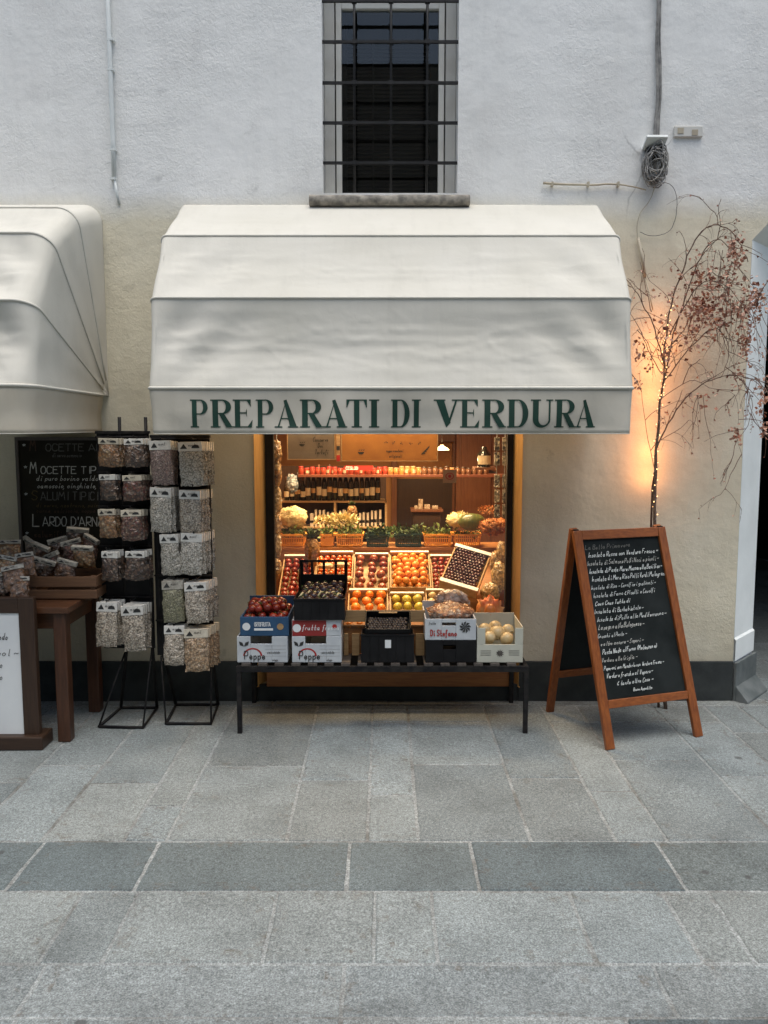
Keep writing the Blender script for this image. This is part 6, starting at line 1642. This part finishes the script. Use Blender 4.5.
mb = MB(); mb.grid(lambda u, v: c+Vector((.0485*math.sin((u-.5)*2.3), -.0485*math.cos((u-.5)*2.3), .02+.06*v)), 8, 2); mb.build('paper_label', lab_m[0], kt)
mb = MB(); mb.box(c.x-.07, w2-.04, .53, .68, c.z-.016, c.z-.0006)
ss = tag(mb.build('side_shelf', 'redwood', org=(c.x, .6, c.z), bevel=.002), 'short red brown shelf under the dark canister at the right jamb', 'shelf')
# vegetables heaped at right of ledge
petals('cauliflower', 'pale cauliflower heads heaped at the right of the ledge', 460, 519, .9, .085, .05, 700, 'paleveg', (.012, .022))
lump('squash', mat('dark_green_squash', (.05, .07, .02), (.10, .10, .03), sc=12, rough=.35, stretch=(6, 1, 1)), 'long dark green squash lying over the cauliflower', 'squash', P(472, 522, .78), .10, .06, .062, .5, amp=.06)
orl = greens('orange_flower_petals', [(.42, .10, .03), (.55, .22, .07), (.3, .17, .07), (.12, .08, .04)])
petals('orange_vegetables', 'orange chanterelles heaped at the far right of the ledge', 492, 527, .72, .10, .055, 1100, orl, (.010, .02))
petals('orange_vegetables', 'small orange tops above the green squash', 487, 510, .85, .06, .03, 400, orl, (.01, .018))
# hanging signs
def sign(label, pa, pb, py0, py1, Y, m):
    x0, x1 = P(pa, 450, Y).x, P(pb, 450, Y).x; z0, z1 = PZ(py1, Y), PZ(py0, Y)
    e = empty('hanging_sign', ((x0+x1)/2, Y, z0), label, 'sign'); mb = MB(); mb.box(x0, x1, Y, Y+.006, z0, z1); mb.build('board', m, e, bevel=.001)
    mb = MB(); t = .006
    mb.box(x0-t, x0, Y-.003, Y+.008, z0-t, z1+t); mb.box(x1, x1+t, Y-.003, Y+.008, z0-t, z1+t); mb.box(x0, x1, Y-.003, Y+.008, z0-t, z0); mb.box(x0, x1, Y-.003, Y+.008, z1, z1+t); mb.build('frame', 'traywood', e)
    for x in (x0+.02, x1-.02): mb = MB(); mb.tube([(x, Y+.003, z1), (x, Y+.003, sz1-.02)], .002, 4); mb.build('string', 'cable', e)
    return e, x0, x1, z0, z1
SGY = .24
e, x0, x1, z0, z1 = sign('grey brown hanging board with a bowl sketch and the word Tartufi', 288, 334.5, 430, 459, SGY, mat('grey_board', (.15, .12, .095), (.12, .095, .075), rough=.7))
mb = MB(); h = (PZ(440, SGY)-PZ(445, SGY))
for t, py, px in (('Conserve', 441.5, 313), ('Dei', 447.5, 318), ('Tartufi', 454, 315)): stroke_text(mb, t, (P(px, py, SGY).x, SGY-.001, PZ(py, SGY)), (1, 0, 0), (0, 0, 1), h*.85, .0035, .62, .15, .02)
mb.build('lettering', 'ink', e)
def bowl(mb, px, py, Y, s):
    c = P(px, py, Y-.001)
    mb.poly([c+Vector((math.cos(math.pi+math.pi*k/8)*s, -.0005, math.sin(math.pi+math.pi*k/8)*s*.8)) for k in range(9)])
    for k in range(3): p = c+Vector((-s*.8+k*s*.7, -.0006, s*.35)); mb.poly([p, p+Vector((s*.5, 0, s*.25)), p+Vector((s*.6, -.0001, s*.5)), p+Vector((s*.15, 0, s*.35))])
mb = MB(); bowl(mb, 302, 444, SGY, .018); mb.build('bowl_sketch', 'ink', e)
e, x0, x1, z0, z1 = sign('long orange brown hanging board with sketched vegetables and a bowl', 342, 437, 430, 460.5, SGY, mat('orange_board', (.34, .14, .025), (.28, .11, .02), rough=.65))
mb = MB(); bowl(mb, 361, 452, SGY, .02)
for k, px in enumerate((386, 394, 402, 411, 419)):
    c = P(px, 443, SGY-.001)
    for j in range(3): a_ = k+j*1.3; mb.poly([c+Vector((0, -.0001*j, 0)), c+Vector((math.cos(a_)*.014, -.0001*j, math.sin(a_)*.01)), c+Vector((math.cos(a_+.5)*.012, -.0001*j, math.sin(a_+.5)*.012))])
for k in range(4): c = P(426, 450, SGY-.001); mb.poly([c+Vector((-.01*k, -.0002*k, -.01*k)), c+Vector((.02-.008*k, -.0002*k, .012-.012*k)), c+Vector((.024-.012*k, -.0002*k, .03-.012*k)), c+Vector((.004-.012*k, -.0002*k, .01-.012*k))])
stroke_text(mb, 'zuppe e contorni', (P(386, 452, SGY).x, SGY-.001, PZ(452, SGY)), (1, 0, 0), (0, 0, 1), .018, .0025, .55, .15, .02)
stroke_text(mb, 'artigianali', (P(389, 457.5, SGY).x, SGY-.001, PZ(457.5, SGY)), (1, 0, 0), (0, 0, 1), .018, .0025, .6, .15, .02)
stroke_text(mb, "//", (P(371, 450, SGY).x, SGY-.001, PZ(450, SGY)), (1, 0, 0), (0, 0, 1), .02, .002)
mb.build('sketches', 'ink', e)
tgs = empty('price_tag_strip', P(338, 450, SGY), 'narrow white and red tag hanging between the two boards', 'tag')
mb = MB(); a, b = P(336.3, 450, SGY).x, P(340.3, 450, SGY).x; mb.box(a, b, SGY-.002, SGY+.002, PZ(462, SGY), PZ(430, SGY)); mb.build('strip', 'traywood', tgs)
mb = MB(); mb.box(a+.002, b-.002, SGY-.004, SGY-.0025, PZ(462, SGY)+.004, PZ(455, SGY)); mb.build('red_mark', 'redink', tgs)
mb = MB(); mb.box(a+.003, b-.003, SGY-.004, SGY-.0025, PZ(450, SGY), PZ(446, SGY)); mb.build('dark_mark', 'ink', tgs)
# sticker on the glass
stk = empty('window_sticker', P(449, 476, .07), 'small square sticker with a round red emblem on the shop glass', 'sticker')
mb = MB(); a, b = P(443, 476, .07).x, P(456.5, 476, .07).x; za, zb_ = PZ(483, .07), PZ(469.5, .07); mb.box(a, b, .0725, .0738, za, zb_); mb.build('paper_square', mat('kraft_sticker', (.42, .24, .13), (.38, .2, .1), rough=.6), stk)
mb = MB(); c = Vector(((a+b)/2, .0718, (za+zb_)/2))
for k in range(16):
    a0, a1 = 2*math.pi*k/16, 2*math.pi*(k+1)/16; p = lambda t, r: c+Vector((math.cos(t)*r*1.1, 0, math.sin(t)*r*.9)); mb.quad(p(a0, .019), p(a1, .019), p(a1, .025), p(a0, .025))
disc(mb, c, .011); mb.build('round_emblem', 'redink', stk)
# back right: doorway, counter with boxes, cupboard
cup = empty('back_cupboard', (P(470, 500, 2.2).x, 2.2, 0), 'tall reddish wooden cupboard at the back right of the shop', 'cupboard')
mb = MB(); x0 = P(456, 500, 2.1).x; x1 = RX1-.02; mb.box(x0, x1, 2.1, 2.33, 0, 2.1); mb.build('body', 'redwood', cup, bevel=.004)
for k in range(2):
    a = x0+.04+k*(x1-x0-.06)/2; mb = MB(); mb.box(a, a+(x1-x0-.12)/2, 2.085, 2.098, .2, 2.0); mb.build('door', 'redwood', cup, bevel=.005)
dr = empty('dark_doorway', (P(410, 500, 2.3).x, 2.3, 0), 'dark inner doorway with a wooden surround at the back of the shop', 'doorway')
mb = MB(); a, b = P(397, 500, 2.3).x, P(452, 500, 2.3).x; mb.box(a, b, 2.30, 2.34, 0, PZ(479, 2.3)); mb.build('opening', 'darkwood', dr)
mb = MB(); mb.box(a-.05, a, 2.27, 2.345, 0, 1.6); mb.box(b, b+.06, 2.27, 2.345, 0, 1.6); mb.box(a-.05, b+.06, 2.27, 2.345, 1.601, 1.68); mb.build('surround', 'redwood', dr, bevel=.004)
ct = empty('back_counter', (P(427, 520, 1.9).x, 1.9, 0), 'small dark counter at the back of the shop beneath the red shelf', 'counter')
zc_ = PZ(509, 1.85); a, b = P(412, 510, 1.8).x, P(442, 510, 1.8).x
mb = MB(); mb.box(a-.01, b+.01, 1.78, 2.02, zc_-.02, zc_); mb.build('top', 'redwood', ct, bevel=.002)
mb = MB(); mb.box(a+.01, b-.01, 1.8, 2.0, 0, zc_-.021); mb.build('body', 'darkwood', ct, bevel=.002)
for k, (px, w, h) in enumerate(((416, .03, .03), (420.5, .04, .085), (427, .05, .04), (435, .05, .03))):
    p = P(px, 509, 1.85); mb = MB(); mb.box(p.x-w/2, p.x+w/2, 1.83, 1.88, zc_+.0005, zc_+h)
    tag(mb.build('small_box', 'film', org=(p.x, 1.85, zc_), bevel=.003), ['lowest leftmost', 'tallest', 'wide middle', 'flat rightmost'][k]+' small box on the back counter of the shop', 'box', 'small boxes on the back counter')
# pendant lamp (lit) and the shop's ceiling light
pd = empty('pendant_lamp', P(442, 450, .95), 'small lit pendant lamp shade right of the long hanging board', 'lamp')
p = P(442, 449, .95); mb = MB(); mb.lathe([(.055, -.008), (.04, .008), (.016, .02), (.010, .03)], p, 18); mb.build('shade', 'lampglow', pd)
mb = MB(); mb.tube([p+Vector((0, 0, .05)), (p.x, p.y, RZ1)], .003, 5); mb.build('cord', 'iron', pd)
lamp('pendant_light', 'POINT', p-Vector((0, 0, .05)), 3, (1, .62, .3), pd, .03)
WARM = (1, .69, .37)
cl = empty('ceiling_light', (0, .75, RZ1-.06), 'long warm ceiling lamp inside the shop above the fruit display', 'lamp')
mb = MB(); mb.box(-.62, .62, .88, 1.02, RZ1-.05, RZ1-.01); mb.build('housing', 'paper', cl)
lamp('ceiling_glow', 'AREA', (-.02, .95, RZ1-.07), 48, WARM, cl, 1.15, (0, 0, 0), .3, R(115))
sl2 = empty('spot_rail', (0, .14, 2.12), 'spot rail with warm lamps behind the top of the shop glass', 'lamp')
mb = MB(); mb.box(gx0, gx1, .11, .14, 2.14, 2.16); mb.build('rail', 'iron', sl2)
for x in (-.5, -.2, .1, .4):
    mb = MB(); mb.lathe([(.0, .05), (.02, .045), (.032, -.02), (.028, -.02), (0, .0)], (x, .125, 2.09), 12); mb.build('spot', 'iron', sl2)
    o = lamp('spot_glow', 'POINT', (x, .15, 2.03), 6, WARM, sl2, .03)
